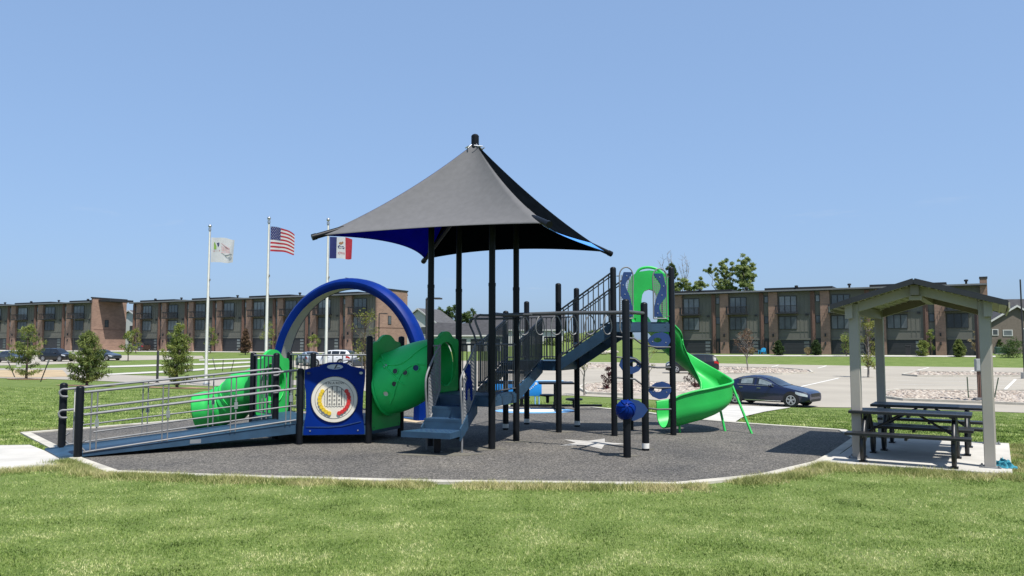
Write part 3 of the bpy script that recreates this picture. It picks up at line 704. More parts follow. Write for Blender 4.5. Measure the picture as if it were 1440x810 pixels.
bm = B(); prism(bm, [(-.02, zc - .035), (.01, zc - .035), (.05, zc + .04), (.02, zc + .04)], .040, .044, PM); prism(bm, [(.03, zc - .03), (.09, zc - .02), (.09, zc - .008), (.03, zc - .016)], .040, .044, PM); obj('peep_window_mark', bm, M_ink, panel)
for sx in (-1, 1):
    bm = B(); ringplate(bm, ell(sx * (hw - .075), 1.33, .055, .042, 20), ell(sx * (hw - .075), 1.33, .036, .026, 20), .036, .05, PM); o = obj('hand_hole', bm, M_blue, panel, smooth=40)
    bm = B(); prism(bm, ell(sx * (hw - .075), 1.33, .035, .025, 16), .036, .040, PM); obj('hole_shadow', bm, M_steel if sx > 0 else M_ink, panel)
    bm = B(); tube(bm, [PM @ Vector((sx * (hw - .12), .26, .034)), PM @ Vector((sx * (hw - .12), .26, .046))], .014, 10); obj('bolt', bm, M_steel, panel)
bm = B(); prism(bm, [(-hw + .04, .34), (-.1, .335), (.15, .355), (hw - .06, .43), (hw - .06, .415), (.15, .335), (-.1, .315), (-hw + .04, .325)], .034, .046, PM); obj('panel_ridge', bm, M_bluep, panel)
PM0 = PM; PM = PM @ Matrix.Translation((0, .84, 0)) @ Matrix.Diagonal((1.1, 1.1, 1, 1)) @ Matrix.Translation((0, -.80, 0))
bm = B(); prism(bm, ell(0, .80, .392, .392, 56), .034, .055, PM); bevel(bm, .01, 2, 50); disc = obj('game_disc', bm, M_cream, panel, smooth=30)
bm = B(); ringplate(bm, ell(0, .80, .325, .325, 56), ell(0, .80, .320, .320, 56), .056, .059, PM); ringplate(bm, ell(0, .80, .392, .392, 56), ell(0, .80, .384, .384, 56), .056, .059, PM)
# slots
a0 = [(0 + .20 * math.cos(a), .83 + .20 * math.sin(a)) for a in np.linspace(R(25), R(155), 20)]; a1 = [(.192 * math.cos(a), .83 + .192 * math.sin(a)) for a in np.linspace(R(25), R(155), 20)]
prism(bm, a0 + a1[::-1], .056, .059, PM)
for x in (-.12, -.04, .04, .12): 
    bbox(bm, x - .007, x + .007, .70, .80 + math.sqrt(.2 ** 2 - x * x) + .02, .056, .059, PM)
for x in (-.08, 0, .08):
    for z in (.72, .79, .86, .93): ringplate(bm, ell(x, z, .016, .016, 12), ell(x, z, .009, .009, 12), .056, .059, PM)
wv = [(-.16 + .32 * k / 48, .675 + .012 * abs(math.sin(k / 48 * PI * 6))) for k in range(49)]
prism(bm, wv + [(x, z - .006) for x, z in wv[::-1]], .056, .059, PM)
for sx in (-1, 1):
    wv = [(sx * (.16 + .01 * abs(math.sin(k / 24 * PI * 4))), .69 + .2 * k / 24) for k in range(25)]
    prism(bm, wv + [(x + .005, z) for x, z in wv[::-1]], .056, .059, PM)
obj('slot_markings', bm, M_ink, disc)
bm = text_bm('4 IN A ROW', .058, PM @ Matrix.Translation((0, 1.075, .058)), .003); obj('lettering', bm, M_ink, disc)
for sx, m, cn in ((-1, M_yel, 'yellow'), (1, M_red, 'red')):
    for k in range(9):
        a = R(35 - k * 13.2); q = (sx * .245 * math.cos(a), .80 + .245 * math.sin(a) * 1.0)
        if k > 6: q = (sx * (.245 * math.cos(a) ), .80 + .245 * math.sin(a))
        bm = B(); prism(bm, ell(q[0], q[1], .034, .034, 20), .056, .078, PM); bevel(bm, .006, 1, 50); c = obj('counter', bm, m, disc, smooth=30); c['label'] = cn + ' counter'

PM = PM0
# --- tube slide at the left
def tubesurf(bm, pts, radii, seg=28, thick=.02):
    tube(bm, pts, list(radii), seg, cap=False)
tdir = Vector((t417.x - t362.x, t417.y - t362.y)).normalized(); tang = math.atan2(tdir.y, tdir.x)
out = Vector((-tdir.y, tdir.x)); tm = (t362 + t417) / 2
TM = plan(W(tm, 0), tang); hw2 = (t417 - t362).length * SC / 2 - .06
ol = [(0, 1.75), (.10, 1.745), (.2, 1.70), (.28, 1.63), (.36, 1.56), (hw2 - .04, 1.55), (hw2, 1.50), (hw2, 1.2), (hw2, .8), (hw2, .45), (hw2 - .03, .36), (.2, .36), (0, .36)]
def loopres(pts, n):
    P = [Vector((x, y)) for x, y in pts]; m = len(P); L = [0]
    for i in range(m): L.append(L[-1] + (P[(i + 1) % m] - P[i]).length)
    o = []; 
    for k in range(n):
        s = L[-1] * k / n; i = max(j for j in range(m) if L[j] <= s + 1e-9); t = (s - L[i]) / max(1e-9, L[i + 1] - L[i]); q = P[i].lerp(P[(i + 1) % m], t); o.append((q.x, q.y))
    return o
def polar_match(outer_pts, cx, cy, a, b, n=64):
    """outer outline re-sampled, hole points at matching angles"""
    oo = loopres(outer_pts, n); inn = []
    for (x, y) in oo:
        an = math.atan2((y - cy) / b, (x - cx) / a); inn.append((cx + a * math.cos(an), cy + b * math.sin(an)))
    return oo, inn
full = [(x, y) for x, y in ol] + [(-x, y) for x, y in ol[::-1][1:-1]]
tr_ = .41; tz = 1.0
oo, ii = polar_match(full, 0, tz, tr_, tr_ * 1.12)
bm = B(); ringplate(bm, oo, ii, -.035, .035, TM)
slide = obj('tube_slide', bm, M_green, ps, smooth=35); slide['label'] = 'green enclosed tube slide beside the ramp'
def tw(p, z): return Vector((p.x * SC, p.y * SC, z))
c0 = tw(tm, tz); o3 = Vector((out.x, out.y, 0))
P1 = tw(Vector((-5.72, 15.15)), .46)
path = [c0, c0 + o3 * .28 + Vector((0, 0, -.04)), c0.lerp(P1, .5) + Vector((0, 0, .10)), P1 + Vector((.34, .02, .10)), P1, P1 + Vector((-.38, -.05, -.07))]
sp = spl(path, 8); nn_ = len(sp)
rad = [.44 + .02 * math.sin(i * .9) * (1 if 6 < i < nn_ - 6 else 0) - .05 * max(0, (i - nn_ * .55) / (nn_ * .45)) for i in range(nn_)]
bm = B(); tubesurf(bm, sp, rad); so_ = obj('tube', bm, M_green, slide, smooth=60); md = so_.modifiers.new('thick', 'SOLIDIFY'); md.thickness = .02
bm = B()
for i in (9, 20, 30):
    if i < nn_ - 1: tube(bm, sp[i - 1:i + 1], [rad[i] + .018] * 2, 28)
obj('tube_flange', bm, M_green, slide, smooth=60)
bm = B(); q = sp[-4]; tube(bm, [Vector((q.x, q.y, .0)), Vector((q.x, q.y, q.z - .33))], .03, 10); obj('support_leg', bm, M_post, slide)

# --- crawl tunnel between low deck and square deck
def tunnel_panel(p, q, z0, z1, cz, a, b, name, label):
    d = q - p; ang = math.atan2(d.y, d.x); mid = (p + q) / 2; M_ = plan(W(mid, 0), ang); h_ = d.length * SC / 2 - .07
    top = z1; ol = [(0, top), (.12, top - .01), (.22, top - .06), (.32, top - .13), (h_ - .05, top - .15), (h_, top - .2), (h_ - .01, (z0 + z1) / 2), (h_, z0 + .05), (h_ - .03, z0), (0, z0)]
    full = ol + [(-x, y) for x, y in ol[::-1][1:-1]]
    oo, ii = polar_match(full, 0, cz, a, b); bm = B(); ringplate(bm, oo, ii, -.03, .03, M_); o = obj(name, bm, M_green, tun or ps, smooth=35); o['label'] = label; return o, M_
tun = None
tp1, TM1 = tunnel_panel(h521, h567, .24, 2.06, 1.10, .50, .56, 'crawl_tunnel', 'green crawl tunnel with round peep holes'); tun = tp1
tp2, TM2 = tunnel_panel(pC, pD, .96, 2.12, 1.50, .42, .42, 'tunnel_panel', 'green entrance panel by the stairs')
bm = B(); p = W((h521 + h567) / 2, 0); p.z = 1.10; q = W((pC + pD) / 2, 0); q.z = 1.50
sp = spl([p - (q - p) * .02, p.lerp(q, .22) + Vector((0, 0, -.03)), p.lerp(q, .5) + Vector((0, 0, .02)), p.lerp(q, .78) + Vector((0, 0, .05)), q], 7)
tube(bm, sp, [.60 - .17 * (i / (len(sp) - 1)) + .06 * math.sin(PI * i / (len(sp) - 1)) for i in range(len(sp))], 36, cap=False)
tb = obj('tunnel_tube', bm, M_greenlift, tun, smooth=70); md = tb.modifiers.new('thick', 'SOLIDIFY'); md.thickness = .02; md.offset = -1
tb.data.update()
nsp = len(sp)
def on_tube(u, ang):
    x = u * (nsp - 1); i = min(int(x), nsp - 2); c = sp[i].lerp(sp[i + 1], x - i); t = (sp[i + 1] - sp[i]).normalized(); s_ = Vector((t.y, -t.x, 0)).normalized(); n_ = s_.cross(t)
    r_ = .60 - .17 * u + .06 * math.sin(PI * u); return c + (s_ * math.cos(ang) + n_ * math.sin(ang)) * (r_ + .002)
for u0, u1, a0, a1, bow in ((.12, .86, 1.25, .95, -.75), (.20, .92, -.75, -.15, .55), (.10, .45, .75, -.35, .45)):
    bm = B(); tube(bm, [on_tube(u0 + (u1 - u0) * k / 24, a0 + (a1 - a0) * k / 24 + bow * math.sin(PI * k / 24)) for k in range(25)], .016, 8); obj('moulded_ridge', bm, M_greenlift, tun, smooth=60)
bm = B(); tube(bm, [on_tube(.045, 2 * PI * k / 36) for k in range(36)], .035, 8, closed=True); obj('tunnel_flange', bm, M_greenlift, tun, smooth=60)
# peep holes on the tube: recessed rings
vs_w = [v.co + OFF[ps.name] for v in tb.data.vertices]; nr = [v.normal for v in tb.data.vertices]
def peep(px, py, m, r=.042, name='peep_hole'):
    # nearest point of the tube along the line of sight from the place the photo was taken
    d = Vector(ray(px, py)).normalized(); o_ = Vector((0, 0, CAM_H)); best = None
    for co, n_ in zip(vs_w, nr):
        t = (co - o_).dot(d); dist = (o_ + d * t - co).length
        if n_.dot(d) < 0 or True:
            if t < 17.5:
                s_ = dist + .25 * (t - 14)
                if best is None or s_ < best[0]: best = (s_, co, n_, t)
    co, n_ = best[1], best[2]
    if n_.dot(d) > 0: n_ = -n_
    M_ = Matrix.Translation(co + n_ * .004) @ n_.to_track_quat('Z', 'Y').to_matrix().to_4x4()
    bm = B(); ringplate(bm, ell(0, 0, r * 1.25, r * 1.25, 20), ell(0, 0, r, r, 20), -.01, .016, M_); o = obj(name, bm, M_greenlift, tun, smooth=40)
    bm = B(); prism(bm, ell(0, 0, r, r, 20), -.01, .004, M_); obj('peep_window', bm, m, o)
for px, py, m in ((543, 515, M_steel), (557, 520, M_ink), (571.5, 527, M_ink), (554, 538, M_ink), (542.5, 552, M_cream), (586, 517, M_bluep)): peep(px, py, m, .048 if m is not M_bluep else .055)

# --- transfer stairs up to the square deck (along e2)
e1 = vec2(-21, 1); e2 = vec2(69, 1)
sr = pA - e1 * .27; wd = .62
def stp(off, back): return sr - e1 * off - e2 * back
bm = None
steps = [(.90, .345, .50, -.02, .84), (.55, .50, .33, 0, wd), (.30, .665, .30, 0, wd)]
st = thing('stairs', None, None, (0, 0, 0)); bpy.data.objects.remove(st)
bm = B(); 
for off in (-.015, wd + .015):
    a, b = W(stp(off, .62), .33), W(stp(off, 0), ZA - .02)
    v = [(a + Vector((0, 0, .05))), (b + Vector((0, 0, .0))), (b - Vector((0, 0, .30))), (a - Vector((0, 0, .16)))]
    sd = Vector((e1.x, e1.y, 0)) * .012
    f = [bm.verts.new(q + sd) for q in v]; g = [bm.verts.new(q - sd) for q in v]; bm.faces.new(f); bm.faces.new(g[::-1])
    for i in range(4): bm.faces.new((f[i], g[i], g[(i + 1) % 4], f[(i + 1) % 4]))
p0, p1 = W(stp(-.03, 0), ZA - .09), W(stp(wd + .03, 0), ZA - .09); beam(bm, p0, p1, .02, .2)
stairs = obj('transfer_stairs', bm, M_navy, ps); stairs['label'] = 'navy transfer steps with a wide bottom platform'
for (back, z, dep, o0, o1) in steps:
    bm = B(); q = [stp(o0, back), stp(o1, back), stp(o1, back - dep), stp(o0, back - dep)]; zz = z * SC
    if back > .8: q = [stp(-.02, .98), stp(.78, .98), stp(.62, .45), stp(-.02, .45)]
    prism(bm, [(p.x * SC, p.y * SC) for p in q], zz - .10 if back > .8 else zz - .05, zz)
    if back < .8: 
        p0, p1 = W(q[0], z - .09), W(q[1], z - .09); beam(bm, p0 + Vector((e2.x, e2.y, 0)) * .012, p1 + Vector((e2.x, e2.y, 0)) * .012, .02, .185)
    o = obj('step', bm, M_navy, stairs)
    # punched holes: dimples
    bm = B(); 
    for i in range(1, 9):
        for k in range(1, 5):
            u, v_ = i / 9, k / 5; p = q[0].lerp(q[1], u).lerp(q[3].lerp(q[2], u), v_); box(bm, W(p, z) + Vector((0, 0, .0015)), (.032, .014, .003), R(-21))
    obj('grip_strip', bm, M_bluep, o)
bm = B(); p = W(stp(.33, .68), 0); tube(bm, [p, p + Vector((0, 0, .30))], .06, 16); box(bm, p + Vector((.0, 0, .015)), (.16, .16, .02), R(-21)); obj('support_leg', bm, M_post, stairs, smooth=50)
def stair_panel(off, label, blue=False, zf=0):
    """curved grey frame with a perforated infill beside the steps"""
    Pf = lambda back, z: W(stp(off, back), z)
    bm = B()
    f0 = .52 if off < .3 else .46
    fr = spl([Pf(f0, .0 if off < .3 else .02), Pf(f0, .55), Pf(f0 + .05, .95), Pf(f0 + .02, 1.15), Pf(.30, 1.36), Pf(0.02, 1.62)], 5)
    tube(bm, fr, .019, 8); tube(bm, [Pf(.02, 1.62), Pf(.02, .9)], .019, 8); tube(bm, [Pf(f0 - .02, .36), Pf(.02, .9)], .017, 8); tube(bm, [Pf(f0 - .05, .40), Pf(f0 - .05, 1.1)], .012, 6)
    o = obj('stair_rail', bm, M_galv, ps, smooth=60); o['label'] = label
    bm = B(); N = 12
    for i in range(N + 1):
        t = i / N; b_ = (f0 - .06) * (1 - t) + .04 * t; z0 = .42 + .5 * t; z1 = 1.12 + .46 * t
        tube(bm, [Pf(b_, z0), Pf(b_, z1)], .0055, 4)
    for k in range(1, 13):
        z = .0 + k * .055
        tube(bm, [Pf(f0 - .06, .42 + z), Pf(.04, .92 + z)], .0055, 4)
    obj('perforated_infill', bm, M_galv if off > .3 else M_galv, o)
    if blue:
        bm = B(); c = Pf(.28, 1.02); Mx = plan(c, math.atan2(e2.y, e2.x))
        body = [(-.03, .32), (0, .36), (.03, .30), (.05, .10), (.12, .03), (.13, -.28), (.08, -.30), (.05, -.10), (-.02, -.04), (-.08, -.12), (-.10, -.28), (-.14, -.26), (-.12, 0), (-.06, .09), (-.16, .24), (-.13, .27)]
        prism(bm, body, -.02, .02, Mx); obj('blue_cutout', bm, M_blue, o)
stair_panel(0.0, 'curved grey stair rail with a blue cutout', True); stair_panel(wd, 'curved grey stair rail with perforated infill')
# --- barriers and long pickets on the square deck
railing(pA, pB, ZA + .06, ZA + .06, 1.62, 1.62, 11)
railing(pA, sr, ZA + .06, ZA + .06, 1.62, 1.62, 4)
railing(pC, stp(wd + .02, 0), ZA + .06, ZA + .06, 1.60, 1.60, 2, m=M_galv)
railing(pD, pD + (pB - pD) * .30, ZA + .06, ZA + .06, 1.62, 1.62, 4)

# --- flight from the square deck to the middle deck
def flight(a0, a1, b0, b1, z0, z1, nstep, name, label, hr=.86, npk=15, stub=.28):
    """a0,a1 near side bottom/top, b0,b1 far side"""
    bm = B()
    for p, q in ((a0, a1), (b0, b1)):
        A_, B_ = W(p, z0), W(q, z1); d = (B_ - A_); s = Vector((d.y, -d.x, 0)).normalized() * .016
        v = [A_ + Vector((0, 0, .03)), B_ + Vector((0, 0, .03)), B_ - Vector((0, 0, .24)), A_ - Vector((0, 0, .22))]
        f = [bm.verts.new(x + s) for x in v]; g = [bm.verts.new(x - s) for x in v]; bm.faces.new(f); bm.faces.new(g[::-1])
        for i in range(4): bm.faces.new((f[i], g[i], g[(i + 1) % 4], f[(i + 1) % 4]))
    o = obj(name, bm, M_navy, ps); o['label'] = label
    for k in range(nstep):
        bm = B(); t0, t1 = k / nstep, (k + 1) / nstep; z = z0 + (z1 - z0) * (k + 1) / (nstep + 0)
        if k == nstep - 1: z -= .02
        q = [a0.lerp(a1, t0), b0.lerp(b1, t0), b0.lerp(b1, t1), a0.lerp(a1, t1)]
        prism(bm, [(p.x * SC, p.y * SC) for p in q], z * SC - .05, z * SC - .01); obj('step', bm, M_navy, o)
    railing(a0, a1, z0 + .07, z1 + .07, z0 + hr, z1 + hr, npk, mid=.93, name='stair_railing'); railing(b0, b1, z0 + .07, z1 + .07, z0 + hr, z1 + hr, npk, mid=.93, name='stair_railing')
    return o
na0, na1 = Vector((.07, 13.35)), Vector((.56, 14.60)); fa0, fa1 = na0 - e1 * .70, na1 - e1 * .70
flight(na0, na1, fa0, fa1, ZA, ZE, 3, 'stair_flight', 'navy stairs from the square deck to the middle deck', hr=.80, npk=22)
flight(e785, f862 + vec2(66, .05), e810, f886, ZE, ZF, 4, 'stair_flight', 'steep navy stairs up to the slide tower', hr=.92, npk=11)
railing(e711, e740, ZE + .06, ZE + .06, 2.16, 2.16, 10); railing(e740, e810, ZE + .06, ZE + .06, 2.16, 2.16, 10)
railing(Vector((.60, 14.60)), e785, ZE + .04, ZE + .04, 1.75, 1.75, 5)

# --- ring beam
Lb, Rb = (pA + pB) / 2, (m880 + m906) / 2; zb = 2.10
bm = B(); tube(bm, [W(Lb, zb), W(Lb.lerp(Rb, .5), zb + .015), W(Rb, zb)], .034, 12)
tube(bm, [W(m880, zb), W(m906, zb)], .033, 12); tube(bm, [W(pA, zb), W(pB, zb)], .033, 12)
ring_beam = obj('ring_beam', bm, M_gunm, ps, smooth=60); ring_beam['label'] = 'overhead beam with hanging oval rings'
for k in range(7):
    t = .16 + k * .128; c = W(Lb.lerp(Rb, t), zb - .03); d = (Rb - Lb).normalized(); a = math.atan2(d.y, d.x) + R(62 if k % 2 else 38); u = Vector((math.cos(a), math.sin(a), 0))
    pts = [c + u * .095 * math.sin(q) * (1 - .25 * math.cos(q)) + Vector((0, 0, -.17 + .17 * math.cos(q))) for q in [2 * PI * j / 24 for j in range(24)]]
    bm = B(); tube(bm, pts, .0115, 6, closed=True); obj('hanging_ring', bm, M_galv, ring_beam, smooth=60)
for p, s_, dz in ((pA - e1 * .12, .16, 0), (pD.lerp(pB, .35), .16, -.02)):
    bm = B(); base = W(p, 1.62); top = W(p, 2.08 + dz); left = Vector((-e1.x, -e1.y, 0))
    pts = spl([W(p, 1.60) + left * .02, W(p, 1.80) + left * .10, W(p, 2.0 + dz) + left * .19, top + left * .12, top - left * .05, top - left * .9], 6)
    tube(bm, pts, .021, 10); obj('grab_bar', bm, M_gunm, ps, smooth=60)

# --- slide tower: hood, mesh panels, climber
TA = math.atan2(f942.y - f862.y, f942.x - f862.x); FM = plan(W((f862 + f942) / 2, 0), TA); fw = 1.07 * SC / 2
def mesh_panel(x0, x1, zlo, zhi, bulge):
    bm = B(); z0, z1 = zlo * SC, zhi * SC; L = lambda x, z: FM @ Vector((x, z, .05))
    tube(bm, spl([L(x0, z0), L(x0, (z0 + z1) / 2), L(x0, z1 - .10), L((x0 + x1) / 2, z1 + .02), L(x1, z1 - .10), L(x1, (z0 + z1) / 2), L(x1, z0)], 6), .014, 8); tube(bm, [L(x0, z0), L(x1, z0)], .014, 8)
    o = obj('tower_panel', bm, M_galv, ps, smooth=60); o['label'] = 'wavy blue panel with lattice infill'
    bm = B(); H = z1 - z0 - .12; N = 24; lft, rgt = [], []
    for k in range(N + 1):
        v = k / N; c = (x0 + x1) / 2 + bulge * (x1 - x0) * .28 * math.sin(v * PI * 2 + .6); hwid = (x1 - x0) * (.27 + .08 * math.cos(v * PI * 4))
        lft.append((max(x0 + .012, c - hwid), z0 + .04 + H * v)); rgt.append((min(x1 - .012, c + hwid), z0 + .04 + H * v))
    prism(bm, lft + rgt[::-1], .035, .062, FM); b_ = obj('wavy_plate', bm, M_bluep, o)
    bm = B()
    for k in range(5): prism(bm, ell((lft[k * 5 + 2][0] + rgt[k * 5 + 2][0]) / 2, lft[k * 5 + 2][1], .012, .012, 10), .063, .07, FM)
    obj('bolt', bm, M_steel, b_)
    bm = B(); nx, nz = 7, 22
    for i in range(1, nx): x = x0 + (x1 - x0) * i / nx; bbox(bm, x - .006, x + .006, z0 + .02, z1 - .14, .045, .052, FM)
    for k in range(1, nz): z = z0 + (z1 - z0 - .12) * k / nz; bbox(bm, x0 + .01, x1 - .01, z - .006, z + .006, .0445, .0525, FM)
    obj('lattice', bm, M_galv, o)
mesh_panel(-fw + .13, -fw + .40, ZF + .06, 2.98, 1); mesh_panel(fw - .40, fw - .12, ZF + .06, 2.96, -1)
bm = B()
for s in (-1, 1):
    x = -fw + .065 if s < 0 else fw - .065
    tube(bm, [FM @ Vector((x, (ZF + .82) * SC, .03)), FM @ Vector((x + (.07 if s < 0 else -.05), (ZF + .82) * SC, .05))], .012, 6)
    tube(bm, [FM @ Vector((x, (ZF + .1) * SC, .03)), FM @ Vector((x + (.07 if s < 0 else -.05), (ZF + .1) * SC, .05))], .012, 6)
obj('panel_bracket', bm, M_gunm, ps)
def leaf_outline(flip):
    o = [(-.21, .0), (-.17, .11), (-.05, .155), (.08, .13), (.17, .07), (.22, .0), (.14, -.10), (.02, -.15), (-.12, -.13)]
    return [(x * flip * 1.15, y * 1.2) for x, y in o]
bm = B(); cl = []
for k, (z, left) in enumerate([(.66, 1), (1.0, 0), (1.36, 1), (1.66, 0)]):
    pass
for zc_ in (.52, .90, 1.26, 1.62):
    z = zc_ * SC; pts = [FM @ Vector((-fw, z + .16, .02)), FM @ Vector((-fw + .42, z + .12, .06)), FM @ Vector((fw - .62, z - .02, .06)), FM @ Vector((fw - .34, z - .06, .05)), FM @ Vector((fw, z - .06, .02))]
    tube(bm, pts, .019, 8)
climber = obj('pod_climber', bm, M_gunm, ps, smooth=60); climber['label'] = 'vertical climber with slate blue pod steps'
for (cx, cz_, fl, hole) in ((-.27, .50, 1, 0), (.34, .80, -1, 1), (-.27, 1.25, 1, 1), (.34, 1.68, -1, 1)):
    Mx = FM @ Matrix.Translation((cx, cz_ * SC, .02)); oo = loopres(leaf_outline(fl), 40); bm = B()
    if hole: ringplate(bm, oo, [(.045 * fl + .085 * math.cos(a), .02 + .05 * math.sin(a)) for a in [math.atan2(y, x) for x, y in oo]], -.02, .02, Mx)
    else: prism(bm, oo, -.02, .02, Mx)
    bevel(bm, .006, 1, 50); p_ = obj('pod_step', bm, M_bluep, climber, smooth=30)
    bm = B(); prism(bm, ell(-.13 * fl, -.03, .012, .012, 10), .021, .028, Mx); prism(bm, ell(.15 * fl, -.01, .012, .012, 10), .021, .028, Mx); obj('bolt', bm, M_steel, p_)
# blue dome knob on the near post
bm = B(); kc = W(m880, .695); Mk = Matrix.Translation(kc + Vector((-.02, -.02, 0))) @ Matrix.Rotation(R(62), 4, 'X')
lathe(bm, [(.06, -.16), (.15, -.12), (.165, -.03), (.16, .03), (.13, .10), (.08, .145), (.01, .16)], Mk, 24)
knob = obj('talk_dome', bm, M_blue, ps, smooth=60); knob['label'] = 'round blue dome on the short post'
bm = B()
for k in range(7):
    a0 = 2 * PI * k / 7; tube(bm, [Mk @ Vector((r_ * math.cos(a0 + s_), r_ * math.sin(a0 + s_), z_)) for r_, z_, s_ in ((.162, -.02, 0), (.158, .04, .18), (.13, .105, .4), (.08, .15, .65), (.03, .163, .9))], .012, 6)
obj('dome_rib', bm, M_blue, knob, smooth=60)
bm = B(); Mx = plan(kc + Vector((.12, .10, -.02)), R(6)); prism(bm, leaf_outline(1), -.015, .015, Mx); obj('dome_plate', bm, M_bluep, knob)

# --- spiral slide
def trough(path, w0, wall, N=10, flare=.0):
    sp = spl(path, N); bm = B(); rows = []; n = len(sp)
    for i in range(n):
        t = (sp[min(i + 1, n - 1)] - sp[max(i - 1, 0)]).normalized(); fl = Vector((t.x, t.y, 0)).normalized(); s = Vector((fl.y, -fl.x, 0))   # s = right of travel
        u_ = i / (n - 1); wl = wall(u_)
        prof = []
        for a in np.linspace(0, PI, 15):
            x = -math.cos(a) * w0; z = -abs(math.sin(a)) ** .8 * (.20 + .42 * max(0, min(.42, u_ - .45)))
            prof.append((x, z))
        up_l, up_r = wl
        pr = [(-w0 - .05, up_l - .03), (-w0 - .045, up_l + .005), (-w0 - .015, up_l + .012), (-w0, up_l - .01)] + prof + [(w0, up_r - .01), (w0 + .015, up_r + .012), (w0 + .045, up_r + .005), (w0 + .05, up_r - .03)]
        bank = .0
        rows.append([bm.verts.new(sp[i] + s * x + Vector((0, 0, z))) for x, z in pr])
    for a, b in zip(rows, rows[1:]):
        for k in range(len(a) - 1): bm.faces.new((a[k], a[k + 1], b[k + 1], b[k]))
    return bm, sp
SC_ = (3.41, 14.98); SR_ = .48
SPATH = [V(2.45, 14.44, 2.12), V(2.68, 14.74, 2.03), V(2.90, 15.03, 1.88)] + [V(SC_[0] + SR_ * math.cos(R(a)), SC_[1] + SR_ * .95 * math.sin(R(a)), z) for a, z in ((138, 1.70), (112, 1.50), (84, 1.28), (56, 1.07), (28, .90), (0, .775), (-28, .685), (-56, .61), (-84, .55))] + [V(3.17, 14.51, .50), V(2.95, 14.50, .46), V(2.76, 14.46, .43)]
def wallf(u): 
    k = min(1, max(0, (u - .52) / .22)); k = k * k * (3 - 2 * k); l = .19 + .12 * k - .08 * max(0, (u - .8) / .2) + .10 * max(0, 1 - u / .45); r = .05 + .09 * min(1, max(0, (u - .35) / .2)); return (l, r)
bm, spp = trough(SPATH, .31, wallf, 7)
spiral = obj('spiral_slide', bm, M_green, ps, smooth=70); spiral['label'] = 'bright green spiral slide down from the tower'
md = spiral.modifiers.new('thick', 'SOLIDIFY'); md.thickness = .022; md.offset = -1
bm = B()
for i in (12, 19):
    t = (spp[i + 1] - spp[i - 1]).normalized(); s = Vector((t.y, -t.x, 0)).normalized()
    pts = [spp[i] + s * (-math.cos(a) * .312) + Vector((0, 0, -abs(math.sin(a)) ** .8 * .185 + .012)) for a in np.linspace(0, PI, 15)]; pts = [pts[0] + Vector((0, 0, .12))] + pts + [pts[-1] + Vector((0, 0, .12))]
    tube(bm, pts, .018, 8)
obj('slide_seam', bm, M_green, spiral, smooth=60)
for (b_, t_) in ((V(3.07, 14.46, 0), V(3.05, 14.44, .30)), (V(3.97, 14.72, 0), V(3.86, 14.86, .70)), (V(4.34, 14.30, 0), V(4.10, 14.72, .90))):
    bm = B(); tube(bm, [b_, t_], .026, 10); obj('support_leg', bm, M_green, spiral, smooth=60)
# hood at the tower: arched shell on the exit edge of the tower deck
ha, hb = f942, f886; hd = hb - ha; hang = math.atan2(-hd.y, -hd.x); HM = plan(W((ha + hb) / 2, 0), R(6) + R(-14)); hh = .47
zf = ZF * SC
o_ = [(-hh, zf + .02), (-hh - .0, zf + .6), (-hh + .02, zf + .86), (-hh + .10, zf + 1.03), (-hh + .24, zf + 1.11), (0, zf + 1.14), (hh - .24, zf + 1.11), (hh - .10, zf + 1.03), (hh - .02, zf + .86), (hh, zf + .6), (hh, zf + .02)]
i_ = [(-.17, zf + .02), (-.175, zf + .3), (-.17, zf + .5), (-.15, zf + .62), (-.10, zf + .70), (0, zf + .735), (.10, zf + .70), (.15, zf + .62), (.17, zf + .5), (.175, zf + .3), (.17, zf + .02)]
bm = B(); n = len(o_); off = .18
q = [[bm.verts.new(HM @ Vector((x, y, -t))) for x, y in lp] for lp, t in ((o_, off), (o_, off + .30), (i_, off), (i_, off + .30))]
for i in range(n - 1):
    bm.faces.new((q[0][i], q[0][i + 1], q[1][i + 1], q[1][i])); bm.faces.new((q[2][i + 1], q[2][i], q[3][i], q[3][i + 1]))
    bm.faces.new((q[0][i], q[2][i], q[2][i + 1], q[0][i + 1])); bm.faces.new((q[1][i + 1], q[3][i + 1], q[3][i], q[1][i]))
for i in (0, n - 1): bm.faces.new((q[0][i], q[1][i], q[3][i], q[2][i]))
bevel(bm, .035, 3, 50); hood = obj('slide_hood', bm, M_green, ps, smooth=50)
hood['label'] = 'green arched hood over the top of the spiral slide'
bm = B(); tube(bm, spl([HM @ Vector((-.30, zf + 1.02, -.26)), HM @ Vector((-.2, zf + 1.17, -.26)), HM @ Vector((0, zf + 1.21, -.26)), HM @ Vector((.2, zf + 1.15, -.26)), HM @ Vector((.36, zf + 1.0, -.26))], 6), .03, 10); obj('hood_handle', bm, M_green, hood, smooth=60)
for x in (-.34, .33):
    bm = B(); prism(bm, [(x - .05, zf + .1), (x + .05, zf + .1), (x + .06, zf + .4), (x + .02, zf + .62), (x - .05, zf + .55)], -off + .001, -off + .03, HM)
    bevel(bm, .012, 2, 40); obj('hood_moulding', bm, M_green, hood, smooth=40)

